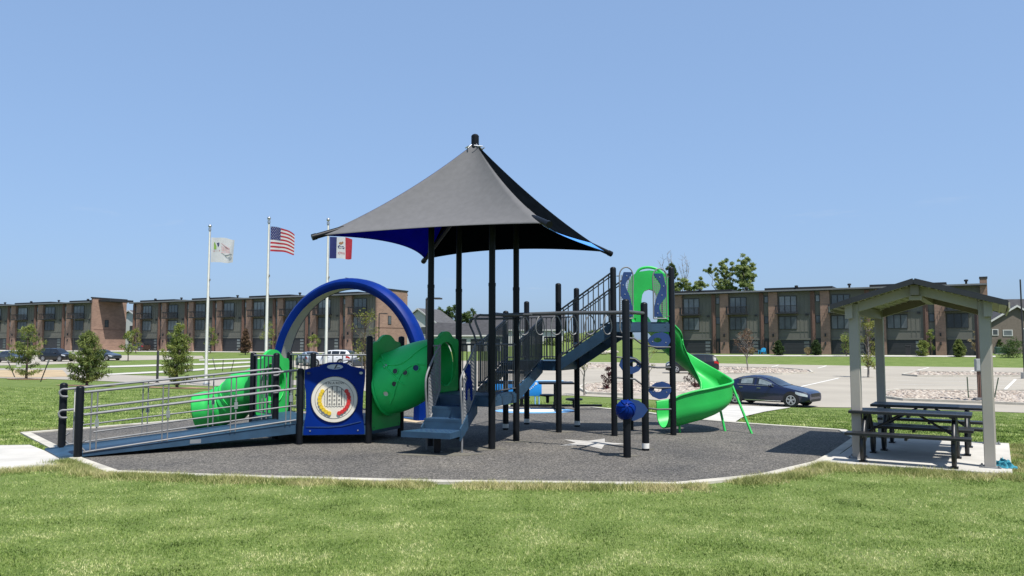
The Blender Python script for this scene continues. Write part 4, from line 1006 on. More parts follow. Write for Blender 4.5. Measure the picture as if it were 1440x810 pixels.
# ------------------------------------------------------------------ blue arch (stands on its own feet behind)
ra = Vector((-1.78, 16.75)); la = ra - e1 * 3.96; ac = (ra + la) / 2
AM = plan(W(ac, 0), R(-21)); a_ = 1.98 * SC; zc = .94 * SC; b_ = 2.15 * SC; th, dp = .28, .50
def arch_pts(off, n=40):
    pts = [(a_ - off - .02, 0), (a_ - off - .01, zc * .5)]
    pts += [((a_ - off) * math.cos(t), zc + (b_ - off) * math.sin(t)) for t in np.linspace(0, PI, n)]
    return pts + [(-a_ + off + .01, zc * .5), (-a_ + off + .02, 0)]
arch = thing('arch', 'tall curved blue arch with a grey inner face standing behind the play panels', 'arch', W(ac, 0), world=True)
secs = [(0, -.08), (0, .08), (.03, .18), (.10, dp / 2), (.18, dp / 2), (th, .20), (th, -.20), (.18, -dp / 2), (.10, -dp / 2), (.03, -.18)]
bm = B(); rows = []
loops = [arch_pts(o) for o, _ in secs]
for j, (o, w_) in enumerate(secs): rows.append([bm.verts.new(AM @ Vector((x, y, w_))) for x, y in loops[j]])
for j in range(len(secs)):
    a, b = rows[j], rows[(j + 1) % len(secs)]
    if j == 5: continue
    for i in range(len(a) - 1): bm.faces.new((a[i], a[i + 1], b[i + 1], b[i]))
obj('arch_beam', bm, M_blue, arch, smooth=45)
bm = B(); a1 = arch_pts(th - .012)
r1 = [bm.verts.new(AM @ Vector((x, y, .198))) for x, y in a1]; r2 = [bm.verts.new(AM @ Vector((x, y, -.198))) for x, y in a1]
for i in range(len(r1) - 1): bm.faces.new((r1[i], r1[i + 1], r2[i + 1], r2[i]))
obj('arch_lining', bm, M_archin, arch, smooth=45)
bm = B(); p_ = [(x, y) for x, y in arch_pts(-.004)]; m_ = len(p_) // 2
for w_ in (.0,): beam(bm, AM @ Vector((p_[m_][0] + .05, p_[m_][1] + .001, -dp / 2 + .1)), AM @ Vector((p_[m_][0] + .05, p_[m_][1] + .001, dp / 2 - .1)), .012, .01)
obj('arch_seam', bm, M_ink, arch)

# ------------------------------------------------------------------ accessible game table with round seats, and light blue play panel behind
gt = G(782, 578); tb_ = thing('game_table', 'low dark table with round seats on the light blue painted circle', 'table', (gt.x, gt.y, .02))
bm = B(); box(bm, (0, 0, .74), (1.0, .8, .05)); bevel(bm, .02, 2); obj('tabletop', bm, M_post, tb_, smooth=40)
bm = B(); tube(bm, [(0, 0, 0), (0, 0, .72)], .07, 14); obj('pedestal', bm, M_post, tb_, smooth=50)
bm = B(); box(bm, (0, 0, .10), (2.6, .09, .06)); box(bm, (0, 0, .10), (.09, 1.8, .06)); obj('seat_arm', bm, M_post, tb_)
for x, y in ((-.98, -.05), (.45, -.8), (-.2, .9)):
    bm = B(); lathe(bm, [(.02, .10), (.05, .12), (.05, .28), (.23, .31), (.24, .345), (.2, .36), (.01, .362)], Matrix.Translation((x, y, 0)), 24); obj('seat', bm, M_post, tb_, smooth=50)
pg = G(746, 574); M_cyan = mat('bright_blue_panel', (.02, .27, .72), .4, var=.06); M_ltblue = mat('light_blue_tube', (.22, .48, .78), .45, var=.05)
pp = thing('play_board', 'bright blue freestanding play board with a dotted white curve', 'play panel', (pg.x, pg.y, 0))
k = pg.y / 1100
def zpx(py, Y): return D(720, py, Y).z
z0, z1 = zpx(557, pg.y), zpx(536.5, pg.y); bm = B(); bbox(bm, -1.1, .34, -.03, .03, z0, z1); bevel(bm, .015, 2); obj('board', bm, M_cyan, pp, smooth=40)
bm = B()
for kk in range(12): 
    t = kk / 11; prism(bm, ell(-.35 + .52 * t, z0 + .10 + (z1 - z0 - .16) * t ** 2.2, .018 if kk < 11 else .04, .018 if kk < 11 else .04, 12), .031, .036, plan((0, 0, 0), 0))
obj('dotted_curve', bm, M_white, pp)
bm = B(); tube(bm, [(-1.1, 0, z1 + .015), (1.0, 0, z1 + .015)], .02, 8); obj('top_bar', bm, M_ltblue, pp, smooth=60)
for x in (.14, .26, -.95):
    bm = B(); tube(bm, [(x, 0, 0), (x, 0, z1)], .022, 8); obj('leg', bm, M_ltblue, pp, smooth=60)
# ------------------------------------------------------------------ picnic shelter
M_sht = mat('grey_beige_paint', (.42, .385, .335), .55, var=.06, scale=2)
M_shb = mat('taupe_beam_paint', (.24, .205, .155), .55, var=.08, scale=2)
M_soff = mat('cream_soffit', (.52, .49, .40), .6, var=.06, scale=3)
M_roof = mat('charcoal_metal_roof', (.03, .032, .036), .5, var=.2, scale=3)
sFL = P0(1207, 648); sFR = P0(1393, 661.6); sdx = (sFR - sFL); sW = sdx.length; sa = math.atan2(sdx.y, sdx.x); sBL = P0(1247, 615.5); sL = (sBL - sFL).length; sL = 3.2
sh = thing('picnic_shelter', 'small grey gable roofed picnic shelter on four square posts', 'shelter', ((sFL.x + sFR.x) / 2, (sFL.y + sFR.y) / 2, .05), sa)
hwS = sW / 2; ze = 2.50; zr_ = 2.78; oh = .31; of = .30; pw = .15
pitch = (zr_ - ze) / hwS
def zroof(x): return zr_ - abs(x) * pitch
for x in (-hwS, hwS):
    for y in (0, sL):
        bm = B(); bbox(bm, x - pw / 2, x + pw / 2, y - pw / 2, y + pw / 2, 0, zroof(x) - .02); bevel(bm, .008, 1); o = obj('post', bm, M_sht, sh)
        bm = B(); bbox(bm, x - .14, x + .14, y - .14, y + .14, .0, .012); 
        for sx in (-.11, .11):
            for sy in (-.11, .11): tube(bm, [(x + sx, y + sy, .01), (x + sx, y + sy, .035)], .014, 6)
        obj('base_plate', bm, M_galv, o)
        if y == 0:
            bm = B(); sx = 1 if x > 0 else -1; bbox(bm, x + sx * .0 - (.11 if sx < 0 else -.0), x + (.11 if sx > 0 else 0), -pw / 2 - .10, -pw / 2 - .003, zroof(x) - .26, zroof(x) - .03); obj('beam_end', bm, M_sht, o)
for y in (0, sL):
    for s in (-1, 1):
        bm = B(); M_ = Matrix.Translation((0, y, 0)) @ plan((0, 0, 0), 0)
        prism(bm, [(s * .05, zroof(.05) - .02), (s * (hwS - pw / 2 - .002), zroof(hwS - pw / 2) - .02), (s * (hwS - pw / 2 - .002), zroof(hwS - pw / 2) - .17), (s * .05, zroof(.05) - .17)], -.06, .06, M_); obj('gable_beam', bm, M_shb if y else M_sht, sh)
bm = B(); bbox(bm, -.06, .06, -.22, sL + .2, zr_ - .19, zr_ - .03); 
obj('ridge_beam', bm, M_shb, sh)
bm = B(); bbox(bm, -.09, .09, -.08, .08, zr_ - .26, zr_ - .195); obj('apex_joint', bm, M_sht, sh)
for s in (-1, 1):
    bm = B(); bbox(bm, s * hwS - .06, s * hwS + .06, .08, sL - .08, ze - .19, ze - .03); obj('eave_beam', bm, M_shb, sh)
    bm = B(); e_ = hwS + oh; M_ = plan((0, 0, 0), 0)
    prism(bm, [(0, zr_ + .045), (s * e_, zroof(e_) + .045), (s * e_, zroof(e_) + .012), (0, zr_ + .012)], -(sL + of), of, M_)
    for k in range(9):
        y = -of + .02 + (sL + 2 * of - .04) * k / 8
        a, b = Vector((s * .01, y, zr_ + .05)), Vector((s * e_, y, zroof(e_) + .05)); beam(bm, a, b, .03, .03)
    bm2 = bm; rf = obj('roof', bm2, M_roof, sh)
    bm = B(); prism(bm, [(s * .0, zr_ + .010), (s * (e_ - .01), zroof(e_ - .01) + .010), (s * (e_ - .01), zroof(e_ - .01) - .012), (0, zr_ - .012)], -(sL + of - .07), of - .07, M_)
    for k in range(1, 12):
        x = s * e_ * k / 12; bbox(bm, x - .012, x + .012, -of + .03, sL + of - .03, zroof(x) - .03, zroof(x) - .010)
    obj('soffit', bm, M_soff, rf)
    for y in (-of - .012, sL + of + .012): bm = B(); beam(bm, Vector((s * .0, y, zr_ + .015)), Vector((s * e_, y, zroof(e_) + .015)), .022, .07); obj('barge_board', bm, M_roof, rf)
    bm = B(); beam(bm, Vector((s * (e_ + .014), -of, zroof(e_) - .01)), Vector((s * (e_ + .004), sL + of, zroof(e_) - .01)), .02, .09); obj('fascia', bm, M_soff if s > 0 else M_sht, rf)
# pale strips: daylight through roof slots, put into colour under the left slope
M_slot = mat('pale_slot_light', (.85, .82, .68), .5, var=.04, transl=.5)
bm = B()
for k in range(4):
    x = -.22 - .10 * k; bbox(bm, x - .02, x + .02, .5, 2.2, zroof(x) - .045, zroof(x) - .031)
obj('slot_light_strip', bm, M_slot, sh)

# ------------------------------------------------------------------ picnic tables
M_tbl = mat('black_coated_steel', (.010, .011, .013), .42, var=.2, scale=8)
def picnic_table(label):
    t = thing('picnic_table', label, 'picnic table', group='picnic tables under the shelter')
    L = 1.71
    def planks(y0, y1, n, z, nm):
        bm = B(); w_ = (y1 - y0) / n
        for k in range(n): bbox(bm, -L / 2, L / 2, y0 + k * w_ + .004, y0 + (k + 1) * w_ - .004, z - .045, z)
        for x in (-.62, 0, .62): bbox(bm, x - .02, x + .02, y0 + .02, y1 - .02, z - .085, z - .046)
        bevel(bm, .006, 1); return obj(nm, bm, M_tbl, t)
    planks(-.37, .37, 5, .765, 'tabletop'); planks(-.78, -.50, 2, .46, 'bench'); planks(.50, .78, 2, .46, 'bench')
    for x in (-.62, .62):
        bm = B(); 
        for s in (-1, 1):
            el_ = [(x, s * (.60 + .12 * math.cos(a)), .225 + .205 * math.sin(a)) for a in [2 * PI * k / 20 for k in range(20)]]
            tube(bm, el_, .03, 8, closed=True)
            e2_ = [(x, s * (.30 + .10 * math.cos(a) - .18 * math.sin(a)), .50 + .20 * math.sin(a) + .03 * math.cos(a)) for a in [2 * PI * k / 20 for k in range(20)]]
            tube(bm, e2_, .03, 8, closed=True)
            tube(bm, [(x, s * .5, .30), (x, s * .42, .42), (x, s * .2, .66), (x, s * .16, .70)], .03, 8)
            bbox(bm, x - .05, x + .05, s * .6 - .08, s * .6 + .08, 0, .022)
        tube(bm, [(x, -.70, .405), (x, .70, .405)], .025, 8)
        bmesh.ops.transform(bm, matrix=Matrix.Translation((x, 0, 0)) @ Matrix.Diagonal((1.05, 1, 1, 1)) @ Matrix.Translation((-x, 0, 0)), verts=bm.verts)
        o = obj('leg_frame', bm, M_tbl, t, smooth=60)
        bm = B(); s = 1 if x > 0 else -1; tube(bm, [(x, 0, .405), (x - s * .48, 0, .70)], .018, 8); obj('brace', bm, M_tbl, t, smooth=60)
    return t
tA = picnic_table('black picnic table nearest the front posts of the shelter')
lA = D(1194, 581, 13.15); rA = D(1367, 587.5, 11.95)
mA = (lA + rA) / 2 + Vector((math.cos(sa), math.sin(sa), 0)) * .03; tA.location = (mA.x, mA.y, .05); tA.rotation_euler.z = sa
tB = copy_tree(tA); tB['label'] = 'black picnic table behind the other one at the back of the shelter'
off = Vector((-math.sin(sa), math.cos(sa), 0)) * 1.62 + Vector((math.cos(sa), math.sin(sa), 0)) * .12
tB.location = (mA.x + off.x, mA.y + off.y, .05)
# turquoise cloth dropped on the slab corner
M_turq = mat('turquoise_cloth', (.03, .24, .32), .85, var=.3, scale=20)
q = P0(1413, 662); bm = B(); N = 14
vv = [[bm.verts.new((q.x + (i / N - .5) * .20 + .02 * math.sin(k), q.y + (k / N - .5) * .26 + .02 * math.sin(i * 1.3), .055 + max(0, .05 + .07 * mnoise.noise(Vector((i * .45, k * .45, 1))) + .05 * math.exp(-((i - 9) ** 2 + (k - 10) ** 2) / 14)) * min(1, min(i, k, N - i, N - k) / 2))) for k in range(N + 1)] for i in range(N + 1)]
for i in range(N):
    for k in range(N): bm.faces.new((vv[i][k], vv[i + 1][k], vv[i + 1][k + 1], vv[i][k + 1]))
tag(obj('cloth', bm, M_turq, smooth=80), 'crumpled turquoise cloth lying at the slab corner by the shelter post', 'cloth')

# ------------------------------------------------------------------ cars
M_glass = mat('dark_car_glass', (.012, .015, .018), .06, var=.1, spec=.8)
M_glassl = mat('lit_car_glass', (.20, .24, .25), .08, var=.2, spec=.8)  # opaque pane; its paler colour stands for light through the car
M_tyre = mat('tyre_rubber', (.018, .018, .019), .85, var=.2)
M_rim = mat('alloy_rim', (.62, .63, .65), .3, .6, var=.05)
M_lamp = mat('headlamp', (.72, .76, .8), .12, var=.1, spec=.8)
M_tail = mat('tail_lamp', (.45, .015, .012), .2, var=.2)
M_trim = mat('black_trim', (.015, .015, .016), .6)
M_chrome = mat('chrome', (.7, .71, .72), .15, .9)
def car_paint(name, c): return mat(name, c, .3, .0, var=.06, coat=.6, spec=.4)
P_navy = car_paint('navy_car_paint', (.004, .009, .045)); P_black = car_paint('black_car_paint', (.004, .004, .005)); P_white = car_paint('white_car_paint', (.72, .73, .74))
P_grey = car_paint('slate_car_paint', (.035, .045, .06)); P_brown = car_paint('brown_car_paint', (.045, .028, .022)); P_silver = car_paint('silver_car_paint', (.30, .36, .42)); P_redc = car_paint('red_car_paint', (.35, .03, .025))
PROF = {
 'sedan': dict(L=4.68, W=1.81, x=[0, .05, .25, .9, 1.55, 2.0, 2.45, 3.0, 3.55, 4.0, 4.4, 4.62, 4.68], top=[.62, .70, .755, .90, 1.02, 1.27, 1.425, 1.45, 1.36, 1.15, 1.06, 1.00, .80],
    belt=[.55, .66, .72, .85, .93, .95, .96, .97, .98, .985, .99, .95, .74], wh=(.84, 3.68), r=.335, win=[(1.72, 2.60), (2.70, 3.52)], ws=(1.35, 2.22), rw=(3.42, 4.08)),
 'suv': dict(L=4.65, W=1.88, x=[0, .05, .2, .7, 1.2, 1.6, 2.05, 2.8, 3.7, 4.15, 4.45, 4.6, 4.65], top=[.75, .88, .98, 1.06, 1.12, 1.42, 1.66, 1.70, 1.68, 1.64, 1.45, 1.15, .95],
    belt=[.68, .82, .92, 1.0, 1.04, 1.06, 1.07, 1.08, 1.10, 1.12, 1.12, 1.08, .9], wh=(.88, 3.66), r=.37, win=[(1.55, 2.50), (2.58, 3.42), (3.50, 4.12)], ws=(1.12, 1.95), rw=(4.12, 4.58)),
}
def car(label, kind, paint, loc, heading, lit_glass=False, cat='car', group='cars parked around the park'):
    K = PROF[kind]; L = K['L']; w = K['W'] / 2; c = thing('parked_car', label, cat, loc, heading, group)
    xs = np.linspace(0, L, 60)
    def sm(a): 
        y = np.interp(xs, K['x'], a); k_ = np.ones(3) / 3; yy = np.convolve(np.pad(y, 1, 'edge'), k_, 'valid'); return yy
    top = sm(K['top']); belt = sm(K['belt'])
    hw = w * (1 - .20 * np.clip((.5 - xs) / .5, 0, 1) ** 2 - .14 * np.clip((xs - L + .5) / .5, 0, 1) ** 2)
    low = .20 + .10 * np.clip((.35 - xs) / .35, 0, 1) + .12 * np.clip((xs - L + .45) / .45, 0, 1)
    def sec(i):
        x = L / 2 - xs[i]; h = hw[i]; cab = max(0, top[i] - belt[i]); nt = h * .93 - min(1, cab / .45) * h * .26
        zb, zt_ = belt[i], top[i]
        return [(h * .86, low[i]), (h * .97, low[i] + .06), (h * 1.0, low[i] + (zb - low[i]) * .45), (h * .985, zb - .07), (h * .95, zb), (nt + (h * .95 - nt) * .45, zb + cab * .5), (nt + .03, zt_ - min(.06, cab * .3)), (nt - .06, zt_ - .012), (nt * .5, zt_ + .012), (0, zt_ + .018)], x
    bm = B(); rows = []
    for i in range(60):
        pr, x = sec(i); ring = [(y, z) for y, z in pr] + [(-y, z) for y, z in pr[::-1][1:]]
        rows.append([bm.verts.new((x, y, z)) for y, z in ring])
    for a, b in zip(rows, rows[1:]):
        for k in range(len(a) - 1): bm.faces.new((a[k], a[k + 1], b[k + 1], b[k]))
        bm.faces.new((a[-1], a[0], b[0], b[-1]))
    bm.faces.new(rows[0]); bm.faces.new(rows[-1][::-1])
    body = obj('body', bm, paint, c, smooth=35)
    ix = lambda x: np.interp(x, xs, np.arange(60))
    def secf(x):
        t = ix(x); i = int(t); j = min(i + 1, 59); f = t - i; (p, a), (q, b) = sec(i), sec(j)
        return [(u[0] * (1 - f) + v[0] * f, u[1] * (1 - f) + v[1] * f) for u, v in zip(p, q)], a * (1 - f) + b * f
    # side windows
    for s in (-1, 1):
        for wi, (xa, xb) in enumerate(K['win']):
            bm = B(); rr = []
            for x in np.linspace(xa, xb, 9):
                pr, X = secf(x); lo, mid_, hi = pr[4], pr[5], pr[6]
                f = lambda p, q, t: (p[0] + (q[0] - p[0]) * t + .008, p[1] + (q[1] - p[1]) * t)
                pts = [f(lo, mid_, .12), f(lo, mid_, 1), f(mid_, hi, .86)]
                rr.append([bm.verts.new((X, s * y, z)) for y, z in pts])
            for a, b in zip(rr, rr[1:]):
                for k in range(2): bm.faces.new((a[k], a[k + 1], b[k + 1], b[k]))
            o = obj('side_window', bm, M_glass, c)
            if lit_glass:
                bm = B(); rr = []
                for x in np.linspace(xa + .10, xb - .12, 7):
                    pr, X = secf(x); lo, mid_, hi = pr[4], pr[5], pr[6]
                    pts = [(lo[0] + (mid_[0] - lo[0]) * .4 + .012, lo[1] + (mid_[1] - lo[1]) * .4), (mid_[0] + (hi[0] - mid_[0]) * .62 + .012, mid_[1] + (hi[1] - mid_[1]) * .62)]
                    rr.append([bm.verts.new((X, s * y, z)) for y, z in pts])
                for a, b in zip(rr, rr[1:]): bm.faces.new((a[0], a[1], b[1], b[0]))
                obj('pane', bm, M_glassl, o)
            if lit_glass:
                bm = B(); pts = []
                for x in np.linspace(xa - .03, xb + .05, 9):
                    pr, X = secf(x); lo, mid_, hi = pr[4], pr[5], pr[6]; pts.append((X, s * (lo[0] + .006), lo[1] + .03))
                tube(bm, pts, .011, 6); pts = []
                for x in np.linspace(xa - .03, xb + .05, 9):
                    pr, X = secf(x); lo, mid_, hi = pr[4], pr[5], pr[6]; pts.append((X, s * (mid_[0] + (hi[0] - mid_[0]) * .9 + .008), mid_[1] + (hi[1] - mid_[1]) * .9))
                tube(bm, pts, .011, 6); obj('window_trim', bm, M_chrome, o)
    for nm, (xa, xb) in (('windscreen', K['ws']), ('rear_window', K['rw'])):
        bm = B(); rr = []
        for x in np.linspace(xa, xb, 8):
            pr, X = secf(x); yw = pr[7][0] * .98; z = pr[7][1]; d_ = .016
            rr.append([bm.verts.new((X + (d_ if nm == 'windscreen' else -d_), y, zz + d_)) for y, zz in ((-yw, pr[7][1]), (-yw * .5, pr[8][1]), (0, pr[9][1]), (yw * .5, pr[8][1]), (yw, pr[7][1]))])
        for a, b in zip(rr, rr[1:]):
            for k in range(4): bm.faces.new((a[k], a[k + 1], b[k + 1], b[k]))
        obj(nm, bm, M_glass, c, smooth=60)
    r = K['r']
    for x in K['wh']:
        for s in (-1, 1):
            X = L / 2 - x; Mw = Matrix.Translation((X, s * (w - .10), r)) @ Matrix.Rotation(-s * PI / 2, 4, 'X')
            bm = B(); lathe(bm, [(.02, .075), (r + .055, .075), (r + .055, .106), (.02, .106)], Matrix.Translation((0, 0, .03)) @ Mw, 28); obj('wheel_arch', bm, M_trim, body)
            bm = B(); lathe(bm, [(r * .62, -.11), (r * .92, -.11), (r, -.07), (r, .07), (r * .93, .115), (r * .68, .117), (r * .66, .10), (.02, .10)], Mw, 28); wl = obj('wheel', bm, M_tyre, c, smooth=40)
            bm = B(); ringplate(bm, ell(0, 0, r * .69, r * .69, 28), ell(0, 0, r * .59, r * .59, 28), .10, .120, Mw)
            for k in range(5):
                for da in (-.16, .16):
                    a = 2 * PI * k / 5 + .3; prism(bm, [(.035 * math.cos(a - .8), .035 * math.sin(a - .8)), (.6 * r * math.cos(a + da - .06), .6 * r * math.sin(a + da - .06)), (.6 * r * math.cos(a + da + .06), .6 * r * math.sin(a + da + .06)), (.035 * math.cos(a + .8), .035 * math.sin(a + .8))], .101, .118, Mw)
            prism(bm, ell(0, 0, .05, .05, 14), .10, .121, Mw); obj('rim', bm, M_rim, wl)
    for s in (-1, 1):
        bm = B(); rr = []
        for x in np.linspace(.10, .62, 6):
            pr, X = secf(x); e_ = math.sin((x - .04) / .66 * PI) * .5 + .5; lo, hi = pr[2], pr[3]
            z1 = hi[1] + .03; z0 = z1 - .13 * e_ - .02
            rr.append([bm.verts.new((X + (.02 if x < .2 else 0), s * (hi[0] + .022), z)) for z in (z0, z1)])
        for a, b in zip(rr, rr[1:]): bm.faces.new((a[0], a[1], b[1], b[0]))
        obj('headlight', bm, M_lamp, c)
        bm = B(); rr = []
        for x in np.linspace(L - .42, L - .03, 5):
            pr, X = secf(x); hi = pr[3]; z1 = hi[1] + .05; rr.append([bm.verts.new((X - (.02 if x > L - .1 else 0), s * (hi[0] + .022), z)) for z in (z1 - .19, z1)])
        for a, b in zip(rr, rr[1:]): bm.faces.new((a[0], a[1], b[1], b[0]))
        obj('taillight', bm, M_tail, c)
        pr, X = secf(K['win'][0][0] + .12); bm = B(); M_ = Matrix.Translation((X, s * (w + .06), pr[4][1] + .05)); lathe(bm, [(.01, -.07), (.07, -.05), (.085, 0), (.07, .05), (.01, .07)], M_ @ Matrix.Diagonal((.8, 1.4, 1, 1)), 12); obj('mirror', bm, paint, c, smooth=60)
        for (xa, xb) in K['win'][:2]:
            pr, X = secf(xb - .16); bm = B(); box(bm, (X, s * (pr[3][0] + .012), pr[3][1] - .03), (.19, .02, .028)); obj('door_handle', bm, M_chrome if lit_glass else paint, c)
        bm = B(); pr, X0 = secf(K['wh'][0] + .5); pr1, X1 = secf(K['wh'][1] - .5); beam(bm, (X0, s * (pr[1][0] + .012), .27), (X1, s * (pr1[1][0] + .012), .27), .02, .035); obj('sill_strip', bm, M_chrome if lit_glass else M_trim, c)
    pr, X = secf(.03); bm = B(); box(bm, (L / 2 - .02, 0, .58), (.06, 1.0, .16)); obj('grille', bm, M_trim, c)
    bm = B(); box(bm, (L / 2 - .03, 0, .33), (.07, 1.2, .12)); obj('air_intake', bm, M_trim, c)
    if kind == 'suv':
        bm = B()
        for s in (-1, 1): tube(bm, [(L / 2 - 2.1, s * .55, 1.72), (L / 2 - 2.2, s * .55, 1.76), (L / 2 - 4.0, s * .55, 1.75), (L / 2 - 4.1, s * .55, 1.70)], .02, 6)
        obj('roof_rail', bm, M_trim, c)
    return c
def car_at(label, kind, paint, f_px, r_px=None, heading=None, **kw):
    """front and rear contact points of the near side wheels (places in the photograph), or a centre and heading"""
    K = PROF[kind]
    if r_px:
        f = G(*f_px); r = G(*r_px); d = (f - r).to_2d(); h = math.atan2(d.y, d.x); wx = (L_ := K['L']) / 2 - (K['wh'][0])
        side = Vector((math.sin(h), -math.cos(h), 0)); 
        if side.y > 0: side = -side
        c = (f + r) / 2 - Vector((math.cos(h), math.sin(h), 0)) * (wx - (K['wh'][1] - K['wh'][0]) / 2) - side * (K['W'] / 2 - .1)
    else: c = G(*f_px); h = heading
    return car(label, kind, paint, (c.x, c.y, gz(c.x, c.y) + .03), h, **kw)
f = G(1117, 573); r = G(1031.5, 568.8); print('wheelbase', (f - r).length, f, r)
car_at('shiny navy sedan parked on the pale lot right of the spiral slide', 'sedan', P_navy, (1117, 573), heading=None, r_px=(1031.5, 568.8), lit_glass=True).scale = (.955, .955, .955)
car_at('black suv with red tail lamps parked behind the spiral slide', 'suv', P_black, (973, 525), heading=R(170))
car_at('black car parked by the pale road between the two leftmost young trees', 'suv', P_black, (80, 508.5), heading=R(-18))
car_at('slate blue car parked at the far left edge beside the leftmost young tree', 'sedan', P_grey, (18, 510), heading=R(-25))
car_at('dark green grey car parked right of the dense second young tree', 'sedan', P_grey, (146, 507), heading=R(-20))
car_at('brown suv parked before the garage of the middle building', 'suv', P_brown, (196, 493.8), heading=R(150))
car_at('white suv parked beyond the blue game panel', 'suv', P_white, (468, 516), heading=R(165))
car_at('silver car with red tail lamp left of the white suv', 'sedan', P_silver, (434, 514), heading=R(120))
car_at('dark sedan parked right of the white suv behind the green crawl tunnel', 'sedan', P_grey, (513, 518), heading=R(195))
# ------------------------------------------------------------------ buildings
M_panel = mat('grey_green_cladding', (.14, .138, .115), .75, var=.06, scale=.8)
M_brick = brick_mat('brown_brick', (.36, .22, .16), (.28, .17, .125), (.34, .27, .21))
M_brown = mat('brown_strip', (.17, .095, .07), .7, var=.1)
M_dark = mat('black_metal', (.018, .019, .021), .6, var=.2)
M_fascia = mat('roof_edge_metal', (.035, .035, .037), .6, var=.15)
M_garage = mat('charcoal_garage_door', (.024, .026, .030), .6, var=.12, scale=2)
M_win = mat('window_glass', (.02, .026, .03), .08, var=.3, scale=.4, spec=.5)
M_wing = mat('grey_window_glass', (.10, .13, .14), .1, var=.4, scale=.35, spec=.8)
def vary(m, lo, hi):
    # every window shows a different mix of blind and dark room
    nt = m.node_tree; b = nt.nodes['Principled BSDF']; oi = nt.nodes.new('ShaderNodeObjectInfo'); r = nt.nodes.new('ShaderNodeValToRGB')
    r.color_ramp.elements[0].color = (*lo, 1); r.color_ramp.elements[1].color = (*hi, 1); nt.links.new(oi.outputs['Random'], r.inputs[0])
    n = [x for x in nt.nodes if x.type == 'TEX_NOISE'][0]; mx = nt.nodes.new('ShaderNodeMix'); mx.data_type = 'RGBA'; mx.blend_type = 'MULTIPLY'; mx.inputs[0].default_value = .8
    ad = nt.nodes.new('ShaderNodeVectorMath'); ad.operation = 'ADD'; tc = [x for x in nt.nodes if x.type == 'TEX_COORD'][0]; nt.links.new(tc.outputs['Object'], ad.inputs[0]); nt.links.new(oi.outputs['Location'], ad.inputs[1]); nt.links.new(ad.outputs[0], n.inputs['Vector'])
    r2 = nt.nodes.new('ShaderNodeValToRGB'); r2.color_ramp.elements[0].position = .35; r2.color_ramp.elements[0].color = (.3, .3, .3, 1); r2.color_ramp.elements[1].position = .65
    nt.links.new(n.outputs['Fac'], r2.inputs[0]); nt.links.new(r.outputs[0], mx.inputs[6]); nt.links.new(r2.outputs[0], mx.inputs[7]); nt.links.new(mx.outputs[2], b.inputs['Base Color'])
vary(M_win, (.02, .026, .03), (.16, .18, .185)); vary(M_wing, (.05, .065, .07), (.26, .28, .28))
M_batten = mat('cladding_batten', (.112, .11, .092), .75)
M_wall2 = mat('tan_side_wall', (.27, .22, .18), .8, var=.08, scale=1)
